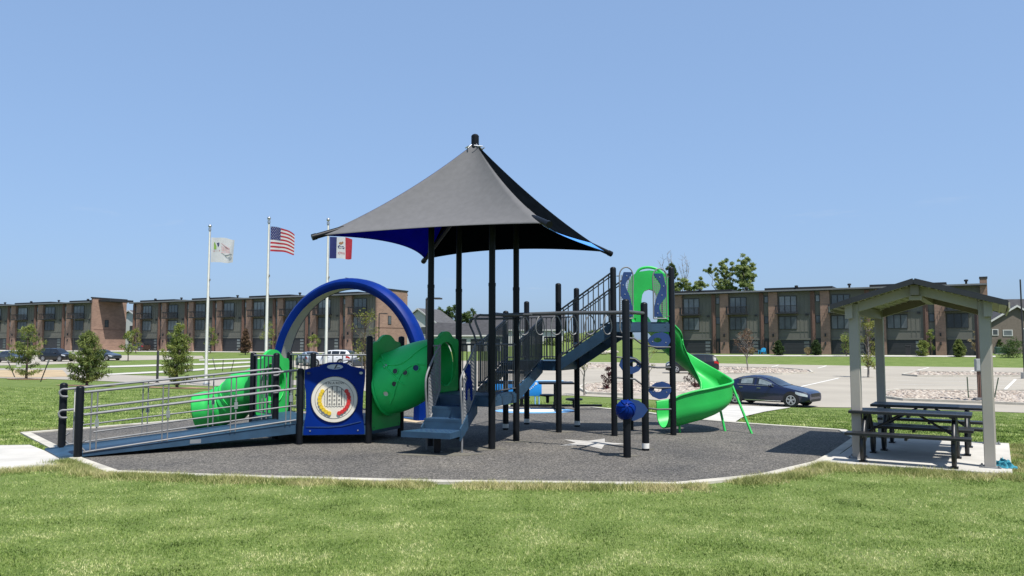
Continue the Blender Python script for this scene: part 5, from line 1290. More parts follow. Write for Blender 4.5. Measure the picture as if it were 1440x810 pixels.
def townhouses(label, A_, B_, n, H, end_left=False, end_right=False, depth=12, side_r=None):
    A_ = Vector(A_); B_ = Vector(B_); d = B_ - A_; L = d.to_2d().length; ang = math.atan2(d.y, d.x); Wd = L / n
    bd = thing('townhouse_row', label, 'building', (A_.x, A_.y, A_.z - .05), ang, 'townhouse rows')
    x0 = 0 
    bm = B(); bbox(bm, x0, L, 0, depth, -.5, H - .35); 
    for u in range(n):
        for f in (.80, .88, .95): bbox(bm, u * Wd + f * Wd - .04, u * Wd + f * Wd + .04, -.035, -.001, 2.5, H - .6)
        bbox(bm, u * Wd + .37 * Wd, (u + 1) * Wd - .01, -.05, -.002, 3.6, 3.68); bbox(bm, u * Wd + .37 * Wd, (u + 1) * Wd - .01, -.05, -.002, 6.2, 6.28)
        bbox(bm, u * Wd + .09 * Wd, u * Wd + .19 * Wd, -.04, -.002, 6.3, 6.36)
    obj('wall', bm, M_panel, bd)
    # roof: thin sloping slab with dark edge
    bm = B(); M_ = Matrix(((0, 0, 1, 0), (1, 0, 0, 0), (0, 1, 0, 0), (0, 0, 0, 1)))
    prism(bm, [(-.9, H - .42), (depth + .3, H - .20), (depth + .3, H + .05), (-.9, H - .17)], x0 - .3, L + .3, M_)
    roof = obj('roof', bm, M_fascia, bd)
    bm = B(); bbox(bm, x0 - .31, L + .31, -.94, -.90, H - .34, H - .13); obj('gutter', bm, M_galv, roof)
    for u in range(n):
        # raised roof panels and vents
        if u % 2 == 0:
            bm = B(); bbox(bm, u * Wd + .6, u * Wd + Wd * 1.4, 1.0, depth - 1, H - .1, H + .32); obj('solar_panel', bm, M_dark, roof)
        bm = B(); lathe(bm, [(.14, H - .2), (.14, H + .30), (.26, H + .32), (.26, H + .55), (.02, H + .6)], Matrix.Translation((u * Wd + .72 * Wd, .8, 0)), 10); obj('roof_vent', bm, M_dark, roof)
    proto = []
    def P_(o, parent_is_root=True):
        proto.append(o); return o
    f = lambda t: t * Wd
    # --- one unit
    bm = B(); bbox(bm, f(.0) - .02, f(.035), -.12, .0, -.2, H - .5); bbox(bm, f(.045), f(.082), -.2, .0, -.2, H - .5); P_(obj('pilaster', bm, M_brown, bd))
    bm = B(); bbox(bm, f(.19), f(.365), -.45, .0, -.3, H - .45); P_(obj('brick_pier', bm, M_brick, bd))
    def window(xa, xb, za, zb, panes, glass, nm='window', y=-.05):
        bm = B(); bbox(bm, xa, xb, y - .06, y + .02, za, zb); o = obj(nm, bm, M_dark, bd); bm = B(); w_ = (xb - xa) / panes
        for k in range(panes): bbox(bm, xa + k * w_ + .07, xa + (k + 1) * w_ - .07, y - .066, y - .058, za + .08, zb - .08)
        if nm == 'window' and panes == 3: pass
        obj('pane', bm, glass, o); return P_(o)
    window(f(.095), f(.185), 4.85, 6.0, 1, M_win); window(f(.10), f(.18), 8.05, 9.1, 1, M_wing)
    window(f(.385), f(.735), 3.95, 5.95, 3, M_win); window(f(.395), f(.735), 6.45, 9.05, 3, M_wing, 'balcony_door')
    bm = B(); bbox(bm, f(.345), f(.765), -1.35, -.46 if False else -.08, 6.3, 6.5); ba = obj('balcony', bm, M_dark, bd)
    bm = B(); xa, xb = f(.35), f(.76)
    bbox(bm, xa, xb, -1.34, -1.28, 7.5, 7.57); bbox(bm, xa, xb, -1.335, -1.285, 6.58, 6.63)
    k = xa
    while k < xb: bbox(bm, k, k + .03, -1.325, -1.295, 6.63, 7.5); k += .13
    for x in (xa, xb - .05):
        bbox(bm, x, x + .05, -1.28, -.47, 7.5, 7.57); y = -1.25
        while y < -.5: bbox(bm, x + .01, x + .04, y, y + .03, 6.5, 7.5); y += .13
    obj('railing', bm, M_dark, ba); P_(ba)
    bm = B(); bbox(bm, f(.38), f(.985), -.06, -.003, -.05, 2.35); gd = obj('garage_door', bm, M_garage, bd)
    bm = B()
    for k in range(1, 4): bbox(bm, f(.40), f(.965), -.066, -.061, k * .56 - .02, k * .56 + .01)
    obj('panel_joint', bm, M_dark, gd)
    bm = B()
    for k in range(4): bbox(bm, f(.86), f(.96), -.072, -.062, .12 + k * .56, .48 + k * .56)
    obj('pane', bm, M_wing, gd); P_(gd)
    bm = B(); bbox(bm, f(.375), f(.99), -.16, -.002, 2.36, 2.62); P_(obj('lintel', bm, M_panel, bd))
    bm = B(); bbox(bm, f(.09), f(.185), -.05, -.003, -.05, 2.6); dr = obj('entry_recess_shade', bm, M_dark, bd); bm = B(); bbox(bm, f(.10), f(.14), -.06, -.051, .02, 2.1); obj('door_leaf', bm, M_brown, dr); P_(dr)  # flat dark plate carries the shade of the recessed entry
    for x, z in ((.275, 1.6), (.275, 2.85)):
        bm = B(); bbox(bm, f(x) - .1, f(x) + .1, -.62, -.452, z, z + .45); P_(obj('wall_lamp', bm, M_dark, bd))
    bm = B(); bbox(bm, f(.90), f(.955), -.16, -.04, 6.0, 6.3); P_(obj('vent_hood', bm, M_dark, bd))
    bm = B(); bbox(bm, f(.0) - .06 + f(.04), f(.04) + .06, -.30, -.2, 0, H - .5); P_(obj('downpipe', bm, M_brown, bd))
    for u in range(1, n):
        for o in proto:
            c = o.copy(); COL.objects.link(c); c.location = (u * Wd, 0, 0)
            for ch in o.children: g = ch.copy(); COL.objects.link(g); g.parent = c
    M2 = Matrix(((0, 0, 1, 0), (1, 0, 0, 0), (0, 1, 0, 0), (0, 0, 0, 1)))
    if end_right:
        bm = B(); prism(bm, [(-.3, -.5), (depth + .1, -.5), (depth + .1, H + .5), (-.3, H + .6)], L + .01, L + .35, M2); e_ = obj('end_wall', bm, M_brick, bd)
        bm = B(); prism(bm, [(-.45, H + .6), (depth + .2, H + .48), (depth + .2, H + .7), (-.45, H + .82)], L - .05, L + .45, M2); obj('coping', bm, M_dark, e_)
        bm = B(); bbox(bm, L + .34, L + .40, 2.6, 3.5, 4.6, 6.1); w_ = obj('window', bm, M_dark, bd); bm = B(); bbox(bm, L + .395, L + .41, 2.7, 3.4, 4.7, 6.0); obj('pane', bm, M_win, w_)
        bm = B(); bbox(bm, L + .345, L + .38, .2, depth - .2, 4.0, 4.12); obj('brick_band', bm, M_brown, e_)
    if side_r:
        bm = B(); bbox(bm, L + .01, L + .3, -.1, depth, -.4, H - .6); obj('end_wall', bm, M_wall2, bd)
        bm = B(); bbox(bm, L - .5, L + .35, -.5, .6, -.4, H + .55); e_ = obj('brick_pier', bm, M_brick, bd); bm = B(); bbox(bm, L - .55, L + .42, -.55, .65, H + .55, H + .8); obj('coping', bm, M_dark, e_)
    return bd
def at_k(px, py, k):
    """ground point seen at px,py where one metre measures k pixels"""
    Y = FPX / k; p = D(px, py, Y); return p
# base line ends (px, base y, px per metre)
A_ = at_k(938, 498.2, 8.55); B_ = at_k(1388, 499.4, 10.35); print('right', (B_ - A_).length, A_, B_)
townhouses('long grey green and brick townhouse row at the right behind the car park', A_, B_, 6, 10.1, side_r=True)
A2 = at_k(186, 491.8, 6.75); B2 = at_k(529, 496.2, 8.35); print('mid', (B2 - A2).length, A2, B2)
townhouses('middle townhouse row with a brick end wall seen through the blue arch', A2, B2, 8, 10.0, end_right=True, depth=8)
A3 = at_k(-60, 489.5, 5.9); B3 = at_k(128, 491.2, 6.75); print('left', (B3 - A3).length, A3, B3)
townhouses('leftmost townhouse row ending in a wide brown brick wall', A3, B3, 5, 10.0, end_right=True, depth=7.5)
# houses behind
M_siding = mat('white_siding', (.62, .62, .60), .7, var=.05, scale=1)
M_shingle = mat('grey_shingle', (.085, .085, .09), .9, var=.25, scale=1.5)
M_shingled = mat('charcoal_shingle', (.045, .045, .05), .9, var=.25, scale=1.5)
M_brsid = mat('brown_siding', (.17, .14, .115), .8, var=.12, scale=3)
def house(label, c, ang, Wd, Dp, Hw, Hr, wall, roof, wins=(), doors=(), axis='x', trim=M_siding, oh=.4):
    h = thing('house', label, 'house', c, ang, 'houses behind the townhouses')
    bm = B(); bbox(bm, -Wd / 2, Wd / 2, 0, Dp, -.6, Hw)
    M2 = Matrix(((0, 0, 1, 0), (1, 0, 0, 0), (0, 1, 0, 0), (0, 0, 0, 1)))
    if axis == 'x': prism(bm, [(.01, Hw - .002), (Dp - .01, Hw - .002), (Dp / 2, Hr - .12)], -Wd / 2 + .005, Wd / 2 - .005, M2)
    else: prism(bm, [(-Wd / 2 + .01, Hw - .002), (Wd / 2 - .01, Hw - .002), (0, Hr - .12)], -Dp + .005, -.005, plan((0, 0, 0), 0))
    obj('wall', bm, wall, h)
    if axis == 'x':
        s = (Hr - Hw) / (Dp / 2)
        for sg in (0, 1):
            bm = B(); y_e = -oh if sg == 0 else Dp + oh; z_e = Hw - oh * s
            prism(bm, [(y_e, z_e), (Dp / 2, Hr), (Dp / 2, Hr + .22), (y_e, z_e + .22)], -Wd / 2 - oh, Wd / 2 + oh, M2); r_ = obj('roof', bm, roof, h)
        bm = B(); bbox(bm, -Wd / 2 - oh - .02, Wd / 2 + oh + .02, -oh - .06, -oh - .01, Hw - oh * s - .05, Hw - oh * s + .2); obj('eave_board', bm, trim, r_)
    else:
        s = (Hr - Hw) / (Wd / 2)
        for sg in (-1, 1):
            bm = B(); prism(bm, [(sg * (Wd / 2 + oh), Hw - oh * s), (0, Hr), (0, Hr + .22), (sg * (Wd / 2 + oh), Hw - oh * s + .22)], -Dp - oh, oh, plan((0, 0, 0), 0)); r_ = obj('roof', bm, roof, h)
            bm = B(); prism(bm, [(sg * (Wd / 2 + oh), Hw - oh * s - .06), (0, Hr - .06), (0, Hr + .26), (sg * (Wd / 2 + oh), Hw - oh * s + .26)], oh + .003, oh + .08, plan((0, 0, 0), 0)); obj('gable_board', bm, trim, r_)
    for (xa, xb, za, zb) in wins:
        bm = B(); bbox(bm, xa - .12, xb + .12, -.08, -.003, za - .12, zb + .12); o = obj('window', bm, trim, h); bm = B(); bbox(bm, xa, xb, -.09, -.081, za, zb); obj('pane', bm, M_win, o)
    for (xa, xb, zb) in doors:
        bm = B(); bbox(bm, xa, xb, -.05, -.003, -.3, zb); obj('garage_door', bm, M_garage, h)
    return h
def hp(px, Y, z=.2): p = D(px, 482, Y); return (p.x, p.y, z)
house('white two storey house behind the brick end of the middle row', hp(588, 175), R(-25), 9, 9, 6.2, 9.2, M_siding, M_shingle, [(-3, -1.6, 3.6, 5.2), (.8, 2.0, 3.6, 5.2)], axis='y')
house('low white garage building with a dark roof behind the canopy posts', hp(656, 150), R(0), 13.5, 7, 3.2, 5.3, M_siding, M_shingled, [], [(-6.0, -3.4, 2.4), (-2.6, 0, 2.4), (.8, 3.4, 2.4), (4.0, 6.4, 2.4)])
house('taller house with a broad charcoal roof right of the garage building', hp(727, 172), R(-6), 20, 12, 4.6, 8.0, M_siding, M_shingled, [(-8, -6.6, 1.5, 3), (-4, -2.6, 1.5, 3)])
house('brown sided house with white trimmed gables at the right edge', hp(1431, 128, .2), R(-12), 9.5, 10, 4.6, 7.6, M_brsid, M_shingled, [(-3.6, -2.9, 3.0, 3.8), (-2.0, -.8, 2.9, 3.7), (.9, 2.4, 1.6, 3.9)], axis='y')
house('charcoal roofed wing beside the brown sided house', hp(1462, 137, .2), R(-12), 14, 10, 4.8, 9.4, M_brsid, M_shingled, [(-4, -3, 2, 3.5)])
house('pale house glimpsed between the left and middle rows', hp(181, 195, .3), R(-25), 12, 10, 6.5, 9.5, M_siding, M_shingle, [(-3, -2, 1.5, 3), (-3, -2, 4.3, 5.8), (.3, 1.4, 1.5, 3), (.3, 1.4, 4.3, 5.8)], axis='y')

# ------------------------------------------------------------------ flags
def flagpole(px, ptop, Y, label):
    b = D(px, 530, Y); z = gz(b.x, Y); top = zpx(ptop, Y); t = thing('flagpole', label, 'flagpole', (b.x, Y, z), 0, 'white flagpoles in a row'); H = top - z
    bm = B(); tube(bm, [(0, 0, 0), (0, 0, H * .5), (0, 0, H - .3)], [.09, .08, .045], 14); obj('pole', bm, M_white, t, smooth=60)
    bm = B(); lathe(bm, [(.03, H - .30), (.08, H - .26), (.08, H - .12), (.03, H - .10)], None, 12); obj('truck', bm, M_steel, t, smooth=50)
    bm = B(); bmesh.ops.create_uvsphere(bm, u_segments=14, v_segments=10, radius=.10, matrix=Matrix.Translation((0, 0, H))); obj('finial', bm, M_steel, t, smooth=80)
    bm = B(); lathe(bm, [(.16, 0), (.16, .12), (.09, .18)], None, 16); obj('base_collar', bm, M_steel, t, smooth=40)
    bm = B(); tube(bm, [(.07, -.04, H - .2), (.095, -.06, H * .45), (.085, -.06, 1.2)], .008, 5); box(bm, (.10, -.05, H * .66), (.06, .05, .12)); obj('halyard', bm, M_galv, t)
    return Vector((b.x, Y, z)), H, top
p1 = flagpole(289.5, 318, 45.0, 'white flagpole carrying the white flag, leftmost of three')
p2 = flagpole(373.5, 307, 42.3, 'white flagpole carrying the striped flag, between the other two')
p3 = flagpole(458.0, 309, 42.9, 'white flagpole with the blue white and red flag, partly behind the canopy tip')
def wave_fn(o, Wd, Hd, droop, seed, amp=.09):
    def f(u, v, off=0.0):
        x = u * Wd * (1 - .06 * u); ph = seed + u * 7.0 + v * 1.6
        y = amp * u ** .7 * math.sin(ph) * 1.3; z = -v * Hd - droop * u * u * (1 - .55 * v) + .03 * u * math.sin(ph * 1.3)
        return Vector((o.x + .10 + x, o.y + y - off, o.z + z))
    return f
MF = dict(red=mat('flag_red', (.50, .03, .05), .8, transl=.3), white=mat('flag_white', (.75, .75, .76), .8, var=.04, transl=.3), blue=mat('flag_blue', (.02, .03, .16), .8, transl=.3),
          green=mat('flag_green', (.35, .60, .12), .8, transl=.3), pink=mat('flag_pink', (.75, .45, .46), .8, transl=.3), ink=mat('flag_grey', (.58, .60, .64), .8, transl=.3), brown=mat('flag_brown', (.30, .15, .07), .8))
KEYS = list(MF); ML = [MF[k] for k in KEYS]
def flag(f, cell, nu, nv, label, extra=()):
    bm = B(); g = [[bm.verts.new(f(i / nu, k / nv)) for k in range(nv + 1)] for i in range(nu + 1)]
    for i in range(nu):
        for k in range(nv):
            q = bm.faces.new((g[i][k], g[i][k + 1], g[i + 1][k + 1], g[i + 1][k])); q.material_index = KEYS.index(cell((i + .5) / nu, (k + .5) / nv))
    for poly, key in extra:
        for off in (.006, -.006):
            try: q = bm.faces.new([bm.verts.new(f(u, v, off)) for u, v in poly]); q.material_index = KEYS.index(key)
            except ValueError: pass
    o = obj('flag', bm, ML, smooth=180); return tag(o, label, 'flag', 'flags on the poles')
# striped national flag
f2 = wave_fn(Vector((p2[0].x, p2[0].y, zpx(318.5, 42.3))), 1.36, 1.36, .42, .3)
def cell(u, v): return 'blue' if (u < .44 and v < 7 / 13) else ('red' if int(v * 13) % 2 == 0 else 'white')
ex = []
for r_ in range(9):
    for c_ in range(6 if r_ % 2 == 0 else 5):
        cu, cv = .44 * ((c_ + (.5 if r_ % 2 == 0 else 1)) / 6), (7 / 13) * (r_ + .5) / 9
        ex.append(([(cu + (.020 if k % 2 == 0 else .008) * math.sin(k * PI / 5), cv - (.020 if k % 2 == 0 else .008) * math.cos(k * PI / 5)) for k in range(10)], 'white'))
flag(f2, cell, 26, 26, 'red and white striped flag with a starred blue corner on the middle pole', ex)
f3 = wave_fn(Vector((p3[0].x, p3[0].y, zpx(333, 42.9))), 1.30, 1.20, .10, 1.2)
ex = []
eag = [(.40, .30), (.46, .22), (.52, .25), (.58, .20), (.62, .27), (.57, .33), (.52, .36), (.46, .35)]; ex.append((eag, 'brown'))
ex.append(([(.36, .42), (.44, .38), (.52, .44), (.60, .42), (.66, .50), (.62, .56), (.54, .52), (.46, .56), (.38, .52)], 'blue')); ex.append(([(.40, .46), (.46, .44), (.54, .48), (.60, .46), (.62, .49), (.54, .505), (.46, .50), (.41, .49)], 'white'))
bmt = text_bm('IOWA', .17, None, .001); bmesh.ops.triangulate(bmt, faces=bmt.faces)
for fc in bmt.faces: 
    if fc.normal.z > .5: ex.append(([(.52 + v.co.x * .62, .76 - v.co.y) for v in fc.verts], 'red'))
bmt.free()
flag(f3, lambda u, v: 'blue' if u < .30 else ('white' if u < .70 else 'red'), 26, 18, 'blue white and red vertical banded flag with an eagle, below the canopy tip', ex)
f1 = wave_fn(Vector((p1[0].x, p1[0].y, zpx(334, 45))), 1.42, 1.44, .12, 2.2, .12)
ex = [([(.12, .22), (.15, .17), (.24, .36), (.24, .48), (.12, .48)], 'green'), ([(.25, .22), (.36, .20), (.36, .30), (.31, .40)], 'blue'), ([(.12, .52), (.38, .50), (.38, .57), (.12, .58)], 'red')]
for k in range(6): 
    x = .45 + k * .055; ex.append(([(x, .34 + .02 * (k % 3)), (x + .028, .33 + .02 * (k % 2)), (x + .034, .55), (x + .006, .56)], 'pink'))
ex += [([(.44, .22 + .0), (.74, .40), (.74, .42), (.44, .245)], 'pink'), ([(.42, .60), (.82, .56), (.82, .575), (.42, .62)], 'pink'), ([(.55, .70), (.9, .62), (.9, .65), (.6, .74)], 'ink'), ([(.72, .80), (.92, .76), (.92, .84), (.80, .9)], 'ink')]
flag(f1, lambda u, v: 'white', 26, 18, 'white flag with a green, blue and red emblem on the leftmost pole', ex)

# ------------------------------------------------------------------ lamp posts and other poles
def lamp_post(px, ptop, Y, arm, label, thick=.08, head=True, pb=None):
    b = D(px, 500, Y); z = gz(b.x, Y); H = zpx(ptop, Y) - z; t = thing('lamp_post', label, 'lamp post', (b.x, Y, z), 0, 'dark poles beyond the playground')
    bm = B(); tube(bm, [(0, 0, 0), (0, 0, H)], thick, 10); obj('pole', bm, M_dark, t, smooth=60)
    bm = B(); tube(bm, [(0, 0, -.05), (0, 0, .5)], .25, 14); obj('footing', bm, M_conc, t, smooth=40)
    if head:
        bm = B(); box(bm, (arm * .55, 0, H + .03), (1.1, .16, .12)); o = obj('arm', bm, M_dark, t); bm = B(); box(bm, (arm * .95, 0, H + .0), (.6, .34, .12)); bevel(bm, .03, 2); obj('lamp_head', bm, M_dark, o)
    return t
lamp_post(599.2, 420, 62, 1, 'dark lamp post beside the tall canopy posts'); lamp_post(532.5, 441, 118, 1, 'dark lamp post before the brick end wall seen through the arch')
lamp_post(102.5, 443, 128, -1, 'dark lamp post before the leftmost townhouses'); lamp_post(1439.5, 393, 60, 1, 'tall thin pale pole at the right edge of the photo', .055, False)
t = lamp_post(27, 480, 80, 1, 'short dark lamp post behind the leftmost young tree', .06, False)
b = G(221, 538.5); t = thing('bollard_post', 'short black post standing left of the flagpoles', 'post', b); bm = B(); hh_ = zpx(494, b.y) - b.z; lathe(bm, [(.07, 0), (.07, hh_ - .02), (.05, hh_ + .03), (.01, hh_ + .04)], None, 14); obj('shaft', bm, M_dark, t, smooth=50); bm = B(); lathe(bm, [(.12, 0), (.12, .05), (.075, .07)], None, 14); obj('base_plate', bm, M_dark, t)
# service post with a meter box beside the shelter
M_boxg = mat('meter_box_grey', (.34, .36, .36), .5)
b = G(1380, 565); Ys = b.y; t = thing('service_pole', 'brown service post with a grey meter box behind the shelter', 'utility post', b)
bm = B(); hh_ = zpx(440, Ys) - b.z; bbox(bm, -.11, .11, -.11, .11, 0, hh_); obj('post', bm, mat('dark_timber', (.06, .035, .028), .8, var=.3, scale=4), t)
bm = B(); zc0 = zpx(522, Ys) - b.z; bbox(bm, -.36, -.02, -.30, -.115, zc0, zc0 + .62); bevel(bm, .02, 2); bx_ = obj('meter_box', bm, M_boxg, t); bm = B(); bbox(bm, -.33, -.05, -.31, -.301, zc0 + .05, zc0 + .57); obj('door', bm, M_boxg, bx_)
bm = B(); tube(bm, [(-.15, -.2, 0), (-.15, -.2, zc0)], .03, 8); tube(bm, [(-.24, -.2, .1), (-.24, -.2, zc0)], .03, 8); obj('conduit', bm, M_brown, t)
bm = B(); bbox(bm, -.5, -.05, -.4, -.15, .12, .22); obj('junction_box', bm, M_galv, t)
def stake(a, b_, label, m=None, tip=True, grp='thin stakes'):
    p = G(*a); top = D(b_[0], b_[1], p.y); t = thing('stake', label, 'stake', p, 0, 'stakes and thin posts'); bm = B(); tube(bm, [(0, 0, 0), (top.x - p.x, 0, top.z - p.z)], .028, 6); obj('shaft', bm, m or M_dark, t)
    if tip: bm = B(); d = Vector((top.x - p.x, 0, top.z - p.z)); tube(bm, [d * .82, d * 1.0], .045, 8); obj('tip', bm, M_galv, t)
    return t
stake((21, 531), (9, 503), 'leaning stake left of the leftmost young tree'); stake((57, 537), (69, 506), 'dark stake leaning right beside the leftmost young tree')
MG = mat('green_post', (.05, .09, .05), .7)
stake((1362, 561), (1360, 530), 'thin green post in gravel, left of the meter box', MG, False); stake((1398, 562), (1404, 531), 'thin leaning green post in gravel, right of the front shelter post', MG, False)
stake((313, 522), (314, 506), 'short dark stake on the grass by the flagpole', None, False); stake((325, 522), (329, 506), 'leaning short stake on the grass, right of its twin', None, False); stake((303, 520), (299, 503), 'pale tipped short stake nearest the leftmost flagpole', None, True)
# blue garden chair at the townhouse door
M_bch = mat('sky_blue_chair_paint', (.03, .36, .66), .5)
b = at_k(1067.5, 498.5, 9.05); b = b - Vector((0, 1.6, 0)); t = thing('garden_chair', 'bright blue slatted garden chair by a townhouse door', 'chair', (b.x, b.y, gz(b.x, b.y)), R(-40))
bm = B(); 
for k in range(6): 
    x = -.3 + k * .12; prism(bm, [(x - .05, .3), (x + .05, .3), (x + .055, 1.05 - abs(k - 2.5) * .05), (x - .055, 1.05 - abs(k - 2.5) * .05)], -.02, .02, Matrix.Translation((0, .25, 0)) @ Matrix.Rotation(R(-18), 4, 'X') @ plan((0, 0, 0), 0))
obj('backrest', bm, M_bch, t); bm = B()
for k in range(5): bbox(bm, -.36, .36, -.42 + k * .13, -.31 + k * .13, .36 - k * .02, .39 - k * .02)
obj('seat', bm, M_bch, t)
for s in (-1, 1):
    bm = B(); bbox(bm, s * .44 - .06, s * .44 + .06, -.45, .35, .58, .61); obj('armrest', bm, M_bch, t); 
    for y in (-.4, .3): bm = B(); bbox(bm, s * .42 - .03, s * .42 + .03, y - .04, y + .04, 0, .58); obj('leg', bm, M_bch, t)
# ------------------------------------------------------------------ trees and shrubs
M_bark = mat('bark', (.12, .09, .065), .9, var=.3, scale=6)
M_barkg = mat('grey_bark', (.24, .215, .19), .9, var=.3, scale=5)
def leafmat(n, a, b): return mat(n, a, .6, rgb2=b, scale=1.2, attr='tone', transl=.4, spec=.3)
M_pine = leafmat('pine_needles', (.07, .12, .028), (.27, .31, .085)); M_leafy = leafmat('young_tree_leaves', (.09, .15, .028), (.32, .36, .09))
M_dense = leafmat('deep_green_leaves', (.04, .085, .02), (.13, .19, .05)); M_yell = leafmat('yellow_green_leaves', (.14, .17, .03), (.30, .31, .08))
M_rust = leafmat('rusty_leaves', (.10, .06, .04), (.22, .14, .08)); M_red = leafmat('dark_red_leaves', (.035, .010, .014), (.10, .02, .028)); M_tanl = leafmat('tan_plumes', (.28, .22, .11), (.50, .42, .24))
M_ever = leafmat('evergreen_needles', (.02, .05, .015), (.07, .115, .03)); M_cott = leafmat('cottonwood_leaves', (.14, .22, .06), (.42, .48, .19))
M_mulch = mat('wood_mulch', (.34, .22, .12), .95, var=.35, scale=7, detail=8)
def leaves(name, cen, per, spread, size, m, parent, up=.3, aspect=.55, tone=None):
    """small leaf faces scattered in clumps round the given centres"""
    cen = np.array([tuple(c) for c in cen]); n = len(cen) * per; c = np.repeat(cen, per, 0)
    sp = np.repeat(np.broadcast_to(np.asarray(spread, float).reshape(-1, 1), (len(cen), 1)), per, 0)
    d = rng.normal(0, 1, (n, 3)); d /= np.linalg.norm(d, axis=1)[:, None] + 1e-9; c = c + d * sp * rng.uniform(.15, 1, (n, 1)) ** .6 * np.array([1, 1, .8])
    a = rng.normal(0, 1, (n, 3)); a[:, 2] += up; a /= np.linalg.norm(a, axis=1)[:, None]; b = np.cross(a, rng.normal(0, 1, (n, 3))); b /= np.linalg.norm(b, axis=1)[:, None] + 1e-9
    s = (size * rng.uniform(.6, 1.4, n))[:, None]; a = a * s; b = b * s * aspect
    v = np.stack([c - a, c + b * .5, c + a, c - b * .5], 1).reshape(-1, 3); f = np.arange(4 * n).reshape(-1, 4)
    tn = np.repeat(np.clip(np.repeat(rng.uniform(0, 1, len(cen)), per) * .6 + rng.uniform(0, .5, n), 0, 1), 4)
    return obj(name, mesh_np(name, v, f, tn), m, parent)
def limb(bm, p, q, r0, r1, wob=.06, n=5):
    p, q = Vector(p), Vector(q); L = (q - p).length; pts = [p.lerp(q, k / n) + Vector((random.uniform(-1, 1), random.uniform(-1, 1), random.uniform(-.5, .5))) * wob * L * (1 if 0 < k < n else 0) for k in range(n + 1)]
    tube(bm, pts, [r0 + (r1 - r0) * k / n for k in range(n + 1)], 6); return pts
def loc_px(px, py, Y=None):
    if Y is None: return G(px, py)
    b = D(px, py, Y); return Vector((b.x, Y, gz(b.x, Y)))
def hgt(base, ptop): return D(720, ptop, base.y).z - base.z
def pine(px, pb, pt, wpx, label, m=M_pine, Y=None, dens=1.0, open_=.3, cat='tree', group='young trees on the lawn', leaf=.11, base_gap=.05, name='pine_tree'):
    b = loc_px(px, pb, Y); H = hgt(b, pt); Rr = wpx / FPX * b.y / 2; t = thing(name, label, cat, b, 0, group)
    bm = B(); tr = limb(bm, (0, 0, 0), (0, 0, H * .97), .05 + H * .008, .012, .012, 8); cen = []; sprd = []
    z = H * base_gap + .1
    while z < H * .96:
        u = z / H; rr = Rr * (1 - u) ** .62 * (1.0 if u > .12 else .75); nb = random.randint(5, 7); a0 = random.random() * 6
        for k in range(nb):
            if random.random() < open_: continue
            a = a0 + 2 * PI * k / nb + random.uniform(-.3, .3); l = rr * random.uniform(.65, 1.1); tip = Vector((math.cos(a) * l, math.sin(a) * l, z + l * random.uniform(.15, .55)))
            limb(bm, (0, 0, z), tip, .018, .006, .05, 3); ns = max(2, int(l / .17))
            for j in range(ns): 
                f = (j + 1.2) / (ns + .2); cen.append(Vector((0, 0, z)).lerp(tip, f) + Vector((random.uniform(-1, 1), random.uniform(-1, 1), random.uniform(-1, 1))) * .05); sprd.append(.14 + .06 * random.random())
        z += H * random.uniform(.055, .085)
    for k in range(4): cen.append((random.uniform(-.05, .05), random.uniform(-.05, .05), H * (.9 + .03 * k))); sprd.append(.1)
    obj('trunk', bm, M_bark, t, smooth=80); leaves('crown', cen, int(26 * dens), sprd, leaf, m, t, up=.9, aspect=.32)
    return t, b
def mulch(b, r): 
    o = ground_disc('mulch_ring', b, r, M_mulch, .035) if False else poly_sheet('mulch_ring', [(b.x + r * random.uniform(.8, 1.2) * math.cos(2 * PI * k / 16), b.y + r * random.uniform(.8, 1.2) * math.sin(2 * PI * k / 16)) for k in range(16)], M_mulch, .035, .5)
    return o
def decid(px, pb, pt, wpx, label, m=M_leafy, Y=None, nclump=26, per=40, leaf=.12, clear=.3, bark=M_bark, cat='tree', group='young trees by the car park', spread=None, shape=1.0, name='young_tree', bare=0):
    b = loc_px(px, pb, Y); H = hgt(b, pt); Rr = wpx / FPX * b.y / 2; t = thing(name, label, cat, b, 0, group)
    bm = B(); r0 = .03 + H * .011; limb(bm, (0, 0, 0), (random.uniform(-.04, .04) * H, 0, H * .9), r0, r0 * .2, .02, 7); cen = []
    for k in range(nclump):
        u = random.uniform(clear, 1.0); rr = Rr * math.sin(min(1, (u - clear) / (1 - clear) * .86 + .14) * PI) ** .6 * random.uniform(.25, 1.0); a = random.random() * 2 * PI
        q = Vector((math.cos(a) * rr, math.sin(a) * rr, H * u)); z0 = max(.15 * H, H * u - rr * .9 - .05 * H)
        if k % 2 == 0 or bare: limb(bm, (0, 0, z0), q, r0 * .35, r0 * .1, .05, 4)
        cen.append(q)
    for k in range(int(bare)):
        a = random.random() * 2 * PI; z0 = H * random.uniform(.4, .8); l = Rr * random.uniform(.6, 1.2); limb(bm, (0, 0, z0), (math.cos(a) * l, math.sin(a) * l, z0 + l * 1.1), r0 * .25, r0 * .06, .06, 4)
    obj('trunk', bm, bark, t, smooth=80)
    if per: leaves('crown', cen, per, spread or Rr * .36, leaf, m, t, up=.2)
    return t, b
# young trees on the lawn at the left
t, b = pine(37, 533.5, 458, 62, 'open pale young pine nearest the left edge of the lawn', M_leafy, open_=.42, dens=.8, leaf=.10); mulch(b, 1.1)
t, b = pine(122, 543, 466, 60, 'dense young pine, second from the left on the lawn', open_=.24, dens=1.0); mulch(b, 1.3)
t, b = pine(249, 546, 456, 56, 'bushy young pine just left of the leftmost flagpole', M_leafy, open_=.26, dens=.9); mulch(b, 1.5)
